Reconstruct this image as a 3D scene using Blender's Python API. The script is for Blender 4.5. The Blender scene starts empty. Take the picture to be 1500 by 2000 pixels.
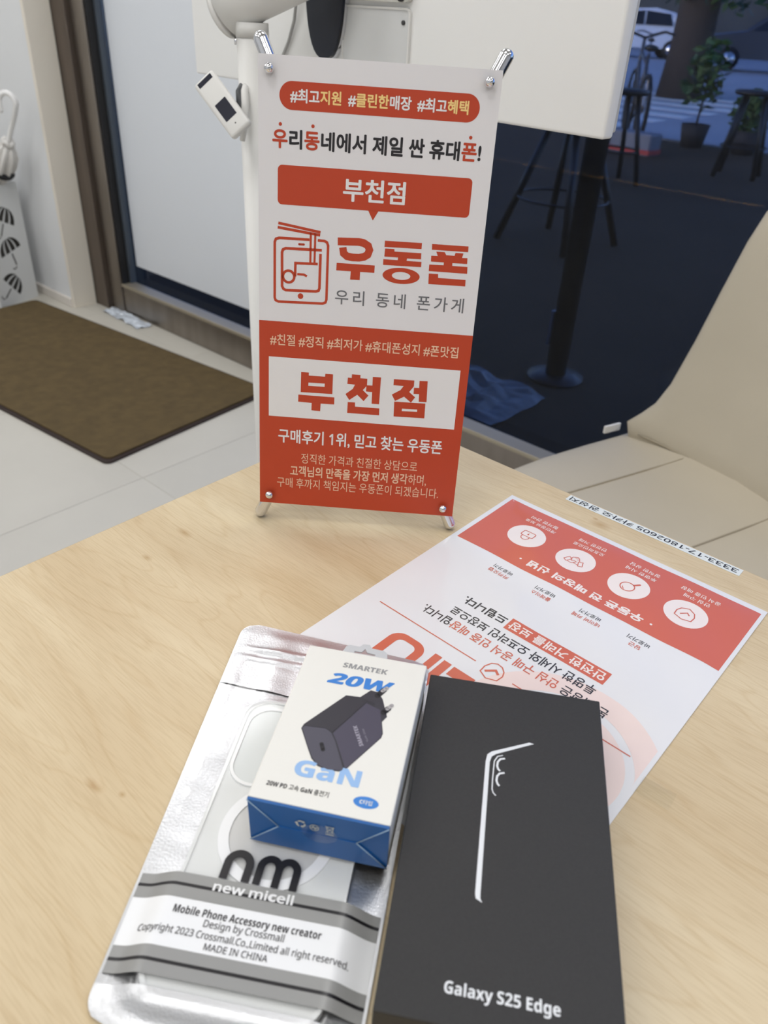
import bpy, bmesh, math, random
from mathutils import Vector, Matrix, noise
from mathutils.geometry import tessellate_polygon

# ------------------------------------------------------------------ camera
# Room axes: X along the glass shop front, Y towards it, Z up, floor z = 0, table top z = 0.74
scene = bpy.context.scene
COL = scene.collection
TH = 0.74
CAM_R = Vector((0.7444991, 0.6658699, 0.0483561))
CAM_U = Vector((-0.3947283, 0.3806100, 0.8362569))
CAM_F = Vector((-0.5384335, 0.6416801, -0.5462015))
cam_data = bpy.data.cameras.new('camera')
cam = bpy.data.objects.new('camera', cam_data)
COL.objects.link(cam)
_m = Matrix((CAM_R, CAM_U, -CAM_F)).transposed().to_4x4()
_m.translation = Vector((0, 0, 1.07217))
cam.matrix_world = _m
cam_data.sensor_fit = 'HORIZONTAL'
cam_data.sensor_width = 36.0
cam_data.lens = 36.0 * 1501.5 / 1500.0
cam_data.clip_start = 0.01
cam_data.clip_end = 300
cam_data.dof.use_dof = True
cam_data.dof.focus_distance = 0.54
cam_data.dof.aperture_fstop = 15.0
scene.camera = cam

# ------------------------------------------------------------------ sky, exposure
world = bpy.data.worlds.new('sky')
scene.world = world
world.use_nodes = True
_nt = world.node_tree
_bg = _nt.nodes['Background']
_sky = _nt.nodes.new('ShaderNodeTexSky')
_sky.sky_type = 'NISHITA'
_sky.sun_disc = False
_sky.sun_elevation = math.radians(12)
_sky.sun_rotation = math.radians(200)
_nt.links.new(_sky.outputs[0], _bg.inputs[0])
_bg.inputs[1].default_value = 1.2
vs = scene.view_settings
vs.view_transform = 'Standard'
vs.look = 'None'
vs.gamma = 1.0
vs.use_curve_mapping = False
vs.exposure = 0.12
scene.cycles.adaptive_threshold = 0.03
scene.cycles.max_bounces = 6
scene.cycles.diffuse_bounces = 3
scene.cycles.glossy_bounces = 3
scene.cycles.transparent_max_bounces = 12
scene.cycles.caustics_reflective = False
scene.cycles.caustics_refractive = False
LAMP = 7.0            # radiance of the ceiling panels' diffusers

# ------------------------------------------------------------------ materials
def S(r, g, b):
    f = lambda c: c / 12.92 if c <= 0.04045 else ((c + 0.055) / 1.055) ** 2.4
    return (f(r / 255), f(g / 255), f(b / 255), 1.0)

MATS = {}
def mat(name, col, rough=0.5, metal=0.0, spec=0.5, coat=0.0, var=0.0, vscale=8.0, bump=0.0, bscale=200.0, stretch=(1, 1, 1), emit=None, es=0.0):
    """Principled material; var = brightness mottling from noise, bump = fine relief."""
    if name in MATS: return MATS[name]
    m = bpy.data.materials.new(name)
    m.use_nodes = True
    nt = m.node_tree
    b = nt.nodes['Principled BSDF']
    b.inputs['Base Color'].default_value = col
    b.inputs['Roughness'].default_value = rough
    b.inputs['Metallic'].default_value = metal
    b.inputs['Specular IOR Level'].default_value = spec
    b.inputs['Coat Weight'].default_value = coat
    b.inputs['Coat Roughness'].default_value = 0.08
    if emit:
        b.inputs['Emission Color'].default_value = emit
        b.inputs['Emission Strength'].default_value = es
    if var or bump:
        tc = nt.nodes.new('ShaderNodeTexCoord')
        mp = nt.nodes.new('ShaderNodeMapping')
        mp.inputs['Scale'].default_value = stretch
        nt.links.new(tc.outputs['Object'], mp.inputs[0])
    if var:
        n = nt.nodes.new('ShaderNodeTexNoise')
        n.inputs['Scale'].default_value = vscale
        n.inputs['Detail'].default_value = 6
        nt.links.new(mp.outputs[0], n.inputs['Vector'])
        r = nt.nodes.new('ShaderNodeValToRGB')
        r.color_ramp.elements[0].position = 0.3
        r.color_ramp.elements[1].position = 0.7
        r.color_ramp.elements[0].color = tuple(c * (1 - var) for c in col[:3]) + (1,)
        r.color_ramp.elements[1].color = tuple(min(1, c * (1 + var)) for c in col[:3]) + (1,)
        nt.links.new(n.outputs['Fac'], r.inputs[0])
        nt.links.new(r.outputs[0], b.inputs['Base Color'])
    if bump:
        n2 = nt.nodes.new('ShaderNodeTexNoise')
        n2.inputs['Scale'].default_value = bscale
        n2.inputs['Detail'].default_value = 4
        nt.links.new(mp.outputs[0], n2.inputs['Vector'])
        bp = nt.nodes.new('ShaderNodeBump')
        bp.inputs['Strength'].default_value = bump
        bp.inputs['Distance'].default_value = 0.001
        nt.links.new(n2.outputs['Fac'], bp.inputs['Height'])
        nt.links.new(bp.outputs[0], b.inputs['Normal'])
    MATS[name] = m
    return m

def wood_material():
    m = bpy.data.materials.new('maple_laminate')
    m.use_nodes = True
    nt = m.node_tree
    N, L = nt.nodes, nt.links
    b = N['Principled BSDF']
    b.inputs['Roughness'].default_value = 0.42
    tc = N.new('ShaderNodeTexCoord')
    # broad tone
    mp = N.new('ShaderNodeMapping'); mp.inputs['Scale'].default_value = (2.2, 9, 1)
    L.new(tc.outputs['Object'], mp.inputs[0])
    n1 = N.new('ShaderNodeTexNoise'); n1.inputs['Scale'].default_value = 2.0; n1.inputs['Detail'].default_value = 5; n1.inputs['Distortion'].default_value = 0.6
    L.new(mp.outputs[0], n1.inputs['Vector'])
    # cathedral rings: distorted bands
    mp2 = N.new('ShaderNodeMapping'); mp2.inputs['Scale'].default_value = (1.3, 8, 1); mp2.inputs['Location'].default_value = (0.3, 0.17, 0)
    L.new(tc.outputs['Object'], mp2.inputs[0])
    n2 = N.new('ShaderNodeTexNoise'); n2.inputs['Scale'].default_value = 1.7; n2.inputs['Detail'].default_value = 2.5; n2.inputs['Roughness'].default_value = 0.45
    L.new(mp2.outputs[0], n2.inputs['Vector'])
    mul = N.new('ShaderNodeMath'); mul.operation = 'MULTIPLY'; mul.inputs[1].default_value = 44.0
    L.new(n2.outputs['Fac'], mul.inputs[0])
    fr = N.new('ShaderNodeMath'); fr.operation = 'PINGPONG'; fr.inputs[1].default_value = 1.0
    L.new(mul.outputs[0], fr.inputs[0])
    # fine pores
    mp3 = N.new('ShaderNodeMapping'); mp3.inputs['Scale'].default_value = (60, 1000, 1)
    L.new(tc.outputs['Object'], mp3.inputs[0])
    n3 = N.new('ShaderNodeTexNoise'); n3.inputs['Scale'].default_value = 1.0; n3.inputs['Detail'].default_value = 3
    L.new(mp3.outputs[0], n3.inputs['Vector'])
    r1 = N.new('ShaderNodeValToRGB')
    r1.color_ramp.elements[0].position = 0.32; r1.color_ramp.elements[0].color = S(203, 180, 142)
    r1.color_ramp.elements[1].position = 0.68; r1.color_ramp.elements[1].color = S(220, 202, 167)
    L.new(n1.outputs['Fac'], r1.inputs[0])
    r2 = N.new('ShaderNodeValToRGB')
    r2.color_ramp.elements[0].position = 0.0; r2.color_ramp.elements[0].color = (0.92, 0.88, 0.82, 1)
    r2.color_ramp.elements[1].position = 0.22; r2.color_ramp.elements[1].color = (1, 1, 1, 1)
    L.new(fr.outputs[0], r2.inputs[0])
    mx = N.new('ShaderNodeMixRGB'); mx.blend_type = 'MULTIPLY'; mx.inputs[0].default_value = 0.75
    L.new(r1.outputs[0], mx.inputs[1]); L.new(r2.outputs[0], mx.inputs[2])
    r3 = N.new('ShaderNodeValToRGB')
    r3.color_ramp.elements[0].position = 0.35; r3.color_ramp.elements[0].color = (0.84, 0.80, 0.74, 1)
    r3.color_ramp.elements[1].position = 0.55; r3.color_ramp.elements[1].color = (1, 1, 1, 1)
    L.new(n3.outputs['Fac'], r3.inputs[0])
    mx2 = N.new('ShaderNodeMixRGB'); mx2.blend_type = 'MULTIPLY'; mx2.inputs[0].default_value = 0.5
    L.new(mx.outputs[0], mx2.inputs[1]); L.new(r3.outputs[0], mx2.inputs[2])
    last = mx2.outputs[0]
    # knots: small dark spots (stains of the timber itself), object space metres
    for kx, ky, rx, ry in ((-0.412, 0.262, 0.010, 0.004), (-0.405, 0.225, 0.006, 0.003), (-0.196, 0.500, 0.011, 0.006), (-0.203, 0.505, 0.003, 0.002), (-0.262, 0.098, 0.008, 0.003), (-0.247, 0.105, 0.003, 0.002)):
        sb = N.new('ShaderNodeVectorMath'); sb.operation = 'SUBTRACT'; sb.inputs[1].default_value = (kx, ky, 0)
        L.new(tc.outputs['Object'], sb.inputs[0])
        dv = N.new('ShaderNodeVectorMath'); dv.operation = 'MULTIPLY'; dv.inputs[1].default_value = (1 / rx, 1 / ry, 0)
        L.new(sb.outputs[0], dv.inputs[0])
        ln = N.new('ShaderNodeVectorMath'); ln.operation = 'LENGTH'
        L.new(dv.outputs[0], ln.inputs[0])
        rr = N.new('ShaderNodeValToRGB')
        rr.color_ramp.elements[0].position = 0.0; rr.color_ramp.elements[0].color = (0.74, 0.62, 0.48, 1)
        rr.color_ramp.elements[1].position = 1.0; rr.color_ramp.elements[1].color = (1, 1, 1, 1)
        L.new(ln.outputs['Value'], rr.inputs[0])
        mk = N.new('ShaderNodeMixRGB'); mk.blend_type = 'MULTIPLY'; mk.inputs[0].default_value = 1.0
        L.new(last, mk.inputs[1]); L.new(rr.outputs[0], mk.inputs[2])
        last = mk.outputs[0]
    L.new(last, b.inputs['Base Color'])
    return m

def glass_material(name, tint, gloss, rough=0.0, scale_refl=1.0):
    m = bpy.data.materials.new(name)
    m.use_nodes = True
    nt = m.node_tree
    N, L = nt.nodes, nt.links
    N.remove(N['Principled BSDF'])
    out = N['Material Output']
    tr = N.new('ShaderNodeBsdfTransparent'); tr.inputs[0].default_value = tint
    gl = N.new('ShaderNodeBsdfGlossy'); gl.inputs['Roughness'].default_value = rough; gl.inputs[0].default_value = (scale_refl,) * 3 + (1,)
    fr = N.new('ShaderNodeFresnel'); fr.inputs[0].default_value = gloss
    ge = N.new('ShaderNodeNewGeometry')
    im = N.new('ShaderNodeMapRange')        # thin sheet: the same reflectance from both sides
    im.inputs['To Min'].default_value = gloss; im.inputs['To Max'].default_value = 1.0 / gloss
    L.new(ge.outputs['Backfacing'], im.inputs['Value']); L.new(im.outputs[0], fr.inputs[0])
    mx = N.new('ShaderNodeMixShader')
    L.new(fr.outputs[0], mx.inputs[0]); L.new(tr.outputs[0], mx.inputs[1]); L.new(gl.outputs[0], mx.inputs[2])
    L.new(mx.outputs[0], out.inputs[0])
    return m

RED = mat('print_red', S(192, 67, 34), 0.42)
RED2 = mat('print_red_poster', S(214, 88, 62), 0.35)
PINK = mat('print_pink', S(240, 214, 204), 0.35)
WHITE_PRINT = mat('print_white', S(236, 234, 234), 0.42)
CREAM_PRINT = mat('print_cream', S(240, 200, 170), 0.42)
YELLOW_PRINT = mat('print_yellow', S(250, 214, 140), 0.42)
INK = mat('print_black', S(38, 35, 38), 0.42)
GREY_INK = mat('print_grey', S(112, 112, 116), 0.42)
CHROME = mat('chrome', S(225, 225, 228), 0.12, 1.0)
STEEL = mat('brushed_steel', S(150, 142, 134), 0.38, 1.0, var=0.12, vscale=3.0, stretch=(6, 6, 1))
DARK = mat('black_metal', S(24, 24, 27), 0.4)
WHITE_PLASTIC = mat('white_plastic', S(232, 231, 227), 0.38)
WALL_PAINT = mat('wall_paint', S(232, 234, 236), 0.75, var=0.015, vscale=3)

# ------------------------------------------------------------------ object helpers
def link(name, me, m, parent=None, smooth=False, mtx=None):
    if m is not None and not me.materials:
        for k in (m if isinstance(m, (list, tuple)) else (m,)): me.materials.append(k)
    o = bpy.data.objects.new(name, me)
    COL.objects.link(o)
    if smooth:
        for p in me.polygons: p.use_smooth = True
    if parent is not None: o.parent = parent
    if mtx is not None: o.matrix_local = mtx
    return o

def tag(o, label, cat, group=None, kind=None):
    if label: o['label'] = label
    if cat: o['category'] = cat
    if group: o['group'] = group
    if kind: o['kind'] = kind
    return o

def thing(name, label, cat, loc=(0, 0, 0), rotz=0.0, group=None, mtx=None, kind=None):
    o = bpy.data.objects.new(name, None)
    COL.objects.link(o)
    o.empty_display_size = 0.05
    if mtx is not None: o.matrix_world = mtx
    else:
        o.location = loc
        o.rotation_euler = (0, 0, rotz)
    return tag(o, label, cat, group, kind)

def axes_matrix(loc, ex, ey, ez):
    m = Matrix((Vector(ex), Vector(ey), Vector(ez))).transposed().to_4x4()
    m.translation = Vector(loc)
    return m

def mesh(name, verts, faces):
    me = bpy.data.meshes.new(name)
    me.from_pydata([tuple(v) for v in verts], [], faces)
    me.update()
    return me

def box_mesh(name, lo, hi, bevel=0.0, seg=2):
    bm = bmesh.new()
    bmesh.ops.create_cube(bm, size=1.0)
    lo, hi = Vector(lo), Vector(hi)
    c, d = (lo + hi) / 2, hi - lo
    for v in bm.verts: v.co = Vector((v.co.x * d.x, v.co.y * d.y, v.co.z * d.z)) + c
    if bevel:
        bmesh.ops.bevel(bm, geom=bm.edges[:], offset=min(bevel, 0.49 * min(d)), segments=seg, profile=0.5, affect='EDGES')
    me = bpy.data.meshes.new(name)
    bm.to_mesh(me); bm.free()
    return me

def box(name, lo, hi, m, parent=None, bevel=0.0, seg=2, smooth=False):
    return link(name, box_mesh(name, lo, hi, bevel, seg), m, parent, smooth)

def loft_mesh(name, rings, cap=True, closed=True):
    n = len(rings[0])
    vs_, fs = [], []
    for r in rings: vs_ += [tuple(p) for p in r]
    for i in range(len(rings) - 1):
        for j in range(n if closed else n - 1):
            a, b = i * n + j, i * n + (j + 1) % n
            fs.append((a, b, b + n, a + n))
    if cap and closed:
        fs.append(tuple(range(n - 1, -1, -1)))
        k = (len(rings) - 1) * n
        fs.append(tuple(range(k, k + n)))
    return mesh(name, vs_, fs)

def tube_mesh(name, pts, rad, n=12, round_ends=False, closed=False):
    """Tube swept along a polyline; rad is one radius or one per point."""
    pts = [Vector(p) for p in pts]
    rs = list(rad) if isinstance(rad, (list, tuple)) else [rad] * len(pts)
    if round_ends:
        d0 = (pts[0] - pts[1]).normalized(); d1 = (pts[-1] - pts[-2]).normalized()
        a, b = [], []
        for k in range(5):
            t = math.pi / 2 * (1 - k / 5)
            a.append((pts[0] + d0 * rs[0] * math.sin(t), max(1e-5, rs[0] * math.cos(t))))
            b.append((pts[-1] + d1 * rs[-1] * math.sin(t), max(1e-5, rs[-1] * math.cos(t))))
        pr = a + list(zip(pts, rs)) + b[::-1]
        pts = [p for p, r in pr]; rs = [r for p, r in pr]
    T = []
    for i in range(len(pts)):
        if closed: t = pts[(i + 1) % len(pts)] - pts[i - 1]
        else: t = pts[min(i + 1, len(pts) - 1)] - pts[max(i - 1, 0)]
        T.append(t.normalized())
    up = Vector((0, 0, 1)) if abs(T[0].z) < 0.9 else Vector((1, 0, 0))
    x = T[0].cross(up).normalized()
    rings = []
    for i, p in enumerate(pts):
        x = (x - T[i] * x.dot(T[i])).normalized()
        y = T[i].cross(x)
        rings.append([p + (x * math.cos(2 * math.pi * k / n) + y * math.sin(2 * math.pi * k / n)) * rs[i] for k in range(n)])
    if closed:
        rings.append(rings[0])
        return loft_mesh(name, rings, cap=False)
    return loft_mesh(name, rings)

def tube(name, pts, rad, m, parent=None, n=12, round_ends=False, closed=False):
    return link(name, tube_mesh(name, pts, rad, n, round_ends, closed), m, parent, True)

def lathe(name, prof, m, parent=None, n=24, centre=(0, 0, 0), smooth=True):
    c = Vector(centre)
    rings = [[c + Vector((max(r, 1e-5) * math.cos(2 * math.pi * k / n), max(r, 1e-5) * math.sin(2 * math.pi * k / n), z)) for k in range(n)] for r, z in prof]
    return link(name, loft_mesh(name, rings), m, parent, smooth)

def merge(name, meshes):
    """Join bits of ONE part into one mesh."""
    v, f = [], []
    for me in meshes:
        k = len(v)
        v += [tuple(x.co) for x in me.vertices]
        f += [tuple(i + k for i in p.vertices) for p in me.polygons]
    return mesh(name, v, f)

def smooth_by_angle(o, deg=35):
    for p in o.data.polygons: p.use_smooth = True
    try: o.data.set_sharp_from_angle(angle=math.radians(deg))
    except Exception: pass
    return o

# ------------------------------------------------------------------ flat shapes and lettering
def _inside(p, c):
    r = False
    for i in range(len(c)):
        a, b = c[i - 1], c[i]
        if (a[1] > p[1]) != (b[1] > p[1]) and p[0] < (b[0] - a[0]) * (p[1] - a[1]) / (b[1] - a[1]) + a[0]: r = not r
    return r

def poly_tris(contours):
    """Triangles of an even-odd outline: each island is filled with its own holes."""
    con = [[(float(x), float(y)) for x, y in c] for c in contours]
    par = []
    for i, c in enumerate(con):
        # a vertex and an edge middle vote, so that touching outlines do no harm
        q = ((c[0][0] + c[1][0]) / 2, (c[0][1] + c[1][1]) / 2)
        par.append([j for j, d in enumerate(con) if j != i and _inside(q, d)])
    pts, tr = [], []
    for i, c in enumerate(con):
        if len(par[i]) % 2: continue
        grp = [c] + [con[j] for j in range(len(con)) if len(par[j]) == len(par[i]) + 1 and i in par[j]]
        vv = [[Vector((x, y, 0)) for x, y in g] for g in grp]
        flat = [p for g in vv for p in g]
        k = len(pts)
        for a, b, d in tessellate_polygon(vv):
            s_ = (flat[b] - flat[a]).cross(flat[d] - flat[a]).z
            if abs(s_) < 1e-14: continue
            tr.append((a + k, b + k, d + k) if s_ > 0 else (a + k, d + k, b + k))
        pts += [(p.x, p.y) for p in flat]
    return pts, tr

class Flat:
    """Collects flat print in local metres (u, v) at height z over a surface."""
    def __init__(s): s.v, s.f = [], []
    def tris(s, pts, tr, z):
        k = len(s.v)
        s.v += [(x, y, z) for x, y in pts]
        s.f += [(a + k, b + k, c + k) for a, b, c in tr]
        return s
    def poly(s, *contours, z=1e-4, mm=True):
        q = 0.001 if mm else 1.0
        p, t = poly_tris([[(x * q, y * q) for x, y in c] for c in contours])
        return s.tris(p, t, z)
    def rect(s, u0, v0, u1, v1, z=1e-4, r=0.0):
        return s.poly(rrect(u0, v0, u1, v1, r), z=z)
    def disc(s, u, v, r, z=1e-4, ry=None, n=40, hole=None):
        c = [(u + r * math.cos(2 * math.pi * k / n), v + (ry or r) * math.sin(2 * math.pi * k / n)) for k in range(n)]
        if hole:
            q = hole / r
            h = [(u + hole * math.cos(2 * math.pi * k / n), v + (ry or r) * q * math.sin(2 * math.pi * k / n)) for k in range(n)]
            return s.poly(c, h, z=z)
        return s.poly(c, z=z)
    def stroke(s, pts, w, z=1e-4, closed=False, mm=True, caps=False):
        q = 0.001 if mm else 1.0
        P = [Vector((x * q, y * q)) for x, y in pts]; w = w * q / 2
        n = len(P)
        A, B = [], []
        for i in range(n):
            if closed: a, b = P[i] - P[i - 1], P[(i + 1) % n] - P[i]
            else: a, b = P[i] - P[max(i - 1, 0)], P[min(i + 1, n - 1)] - P[i]
            if a.length < 1e-9: a = b
            if b.length < 1e-9: b = a
            a, b = a.normalized(), b.normalized()
            t = (a + b)
            t = t.normalized() if t.length > 1e-6 else a
            nn = Vector((-t.y, t.x)); c = max(0.45, nn.dot(Vector((-a.y, a.x))))
            A.append(P[i] + nn * w / c); B.append(P[i] - nn * w / c)
        k = len(s.v)
        for a, b in zip(A, B): s.v += [(a.x, a.y, z), (b.x, b.y, z)]
        for i in range(n if closed else n - 1):
            j = (i + 1) % n
            s.f.append((k + 2 * i + 1, k + 2 * j + 1, k + 2 * j, k + 2 * i))
        if caps:
            for e in (P[0], P[-1]): s.disc(e.x * 1000, e.y * 1000, w * 1000, z=z, n=16)
        return s
    def text(s, txt, u0, v0, u1, v1, z=2e-4, bold=0.0, style='', track=0.0, shear=0.0, select=None):
        """Lettering whose ink box fills [u0,u1] x [v0,v1] (mm). select = indices to keep (for a second colour)."""
        pen, items = 0.0, []
        for i, ch in enumerate(txt):
            if ch == ' ':
                pen += 0.25 + track; continue
            adv, pts, tr = glyph(ch, style)
            items.append((i, pen, pts, tr)); pen += adv + track
        xs = [x + p + shear * y for _, p, pts, _ in items for x, y in pts]
        ys = [y for _, p, pts, _ in items for x, y in pts]
        x0, x1, y0, y1 = min(xs) - bold, max(xs) + bold, min(ys) - bold, max(ys) + bold
        sx, sy = (u1 - u0) / (x1 - x0) * 0.001, (v1 - v0) / (y1 - y0) * 0.001
        offs = [(0, 0)]
        if bold: offs += [(bold * math.cos(k * math.pi / 4), bold * math.sin(k * math.pi / 4)) for k in range(8)]
        for i, pen, pts, tr in items:
            if select is not None and i not in select: continue
            for q, (dx, dy) in enumerate(offs):
                s.tris([(u0 * 0.001 + (x + pen + shear * y + dx - x0) * sx, v0 * 0.001 + (y + dy - y0) * sy) for x, y in pts], tr, z + q * 4e-6)
        return s
    def build(s, name, m, parent, warp=None):
        v = s.v if warp is None else [warp(*p) for p in s.v]
        return link(name, mesh(name, v, s.f), m, parent)

def rrect(u0, v0, u1, v1, r=0.0, n=6):
    if r <= 0: return [(u0, v0), (u1, v0), (u1, v1), (u0, v1)]
    out = []
    for cx, cy, a0 in ((u1 - r, v0 + r, -90), (u1 - r, v1 - r, 0), (u0 + r, v1 - r, 90), (u0 + r, v0 + r, 180)):
        for k in range(n + 1):
            a = math.radians(a0 + 90 * k / n)
            out.append((cx + r * math.cos(a), cy + r * math.sin(a)))
    return out

def solid_poly(name, contours, z0, z1, m, parent=None):
    """Flat outline (metres) given thickness."""
    p, t = poly_tris(contours)
    n = len(p)
    v = [(x, y, z0) for x, y in p] + [(x, y, z1) for x, y in p]
    f = [(a, c, b) for a, b, c in t] + [(a + n, b + n, c + n) for a, b, c in t]
    k = 0
    for c in contours:
        area = sum(c[i - 1][0] * c[i][1] - c[i][0] * c[i - 1][1] for i in range(len(c)))
        for i in range(len(c)):
            a, b = k + i, k + (i + 1) % len(c)
            f.append((a, b, b + n, a + n) if (area > 0) == (c is contours[0]) else (b, a, a + n, b + n))
        k += len(c)
    return link(name, mesh(name, v, f), m, parent)

_GC = {}
def glyph(ch, style=''):
    k = style + ch
    if k not in GLYPHS: k = ch if ch in GLYPHS else ('r' + ch if 'r' + ch in GLYPHS else 'b' + ch)
    if k not in _GC:
        head, *cs = GLYPHS[k].split('|')
        con = [[tuple(int(q) / 1000 for q in p.split(',')) for p in c.split()] for c in cs]
        pts, tr = poly_tris(con)
        _GC[k] = (int(head) / 1000, pts, tr)
    return _GC[k]

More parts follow.
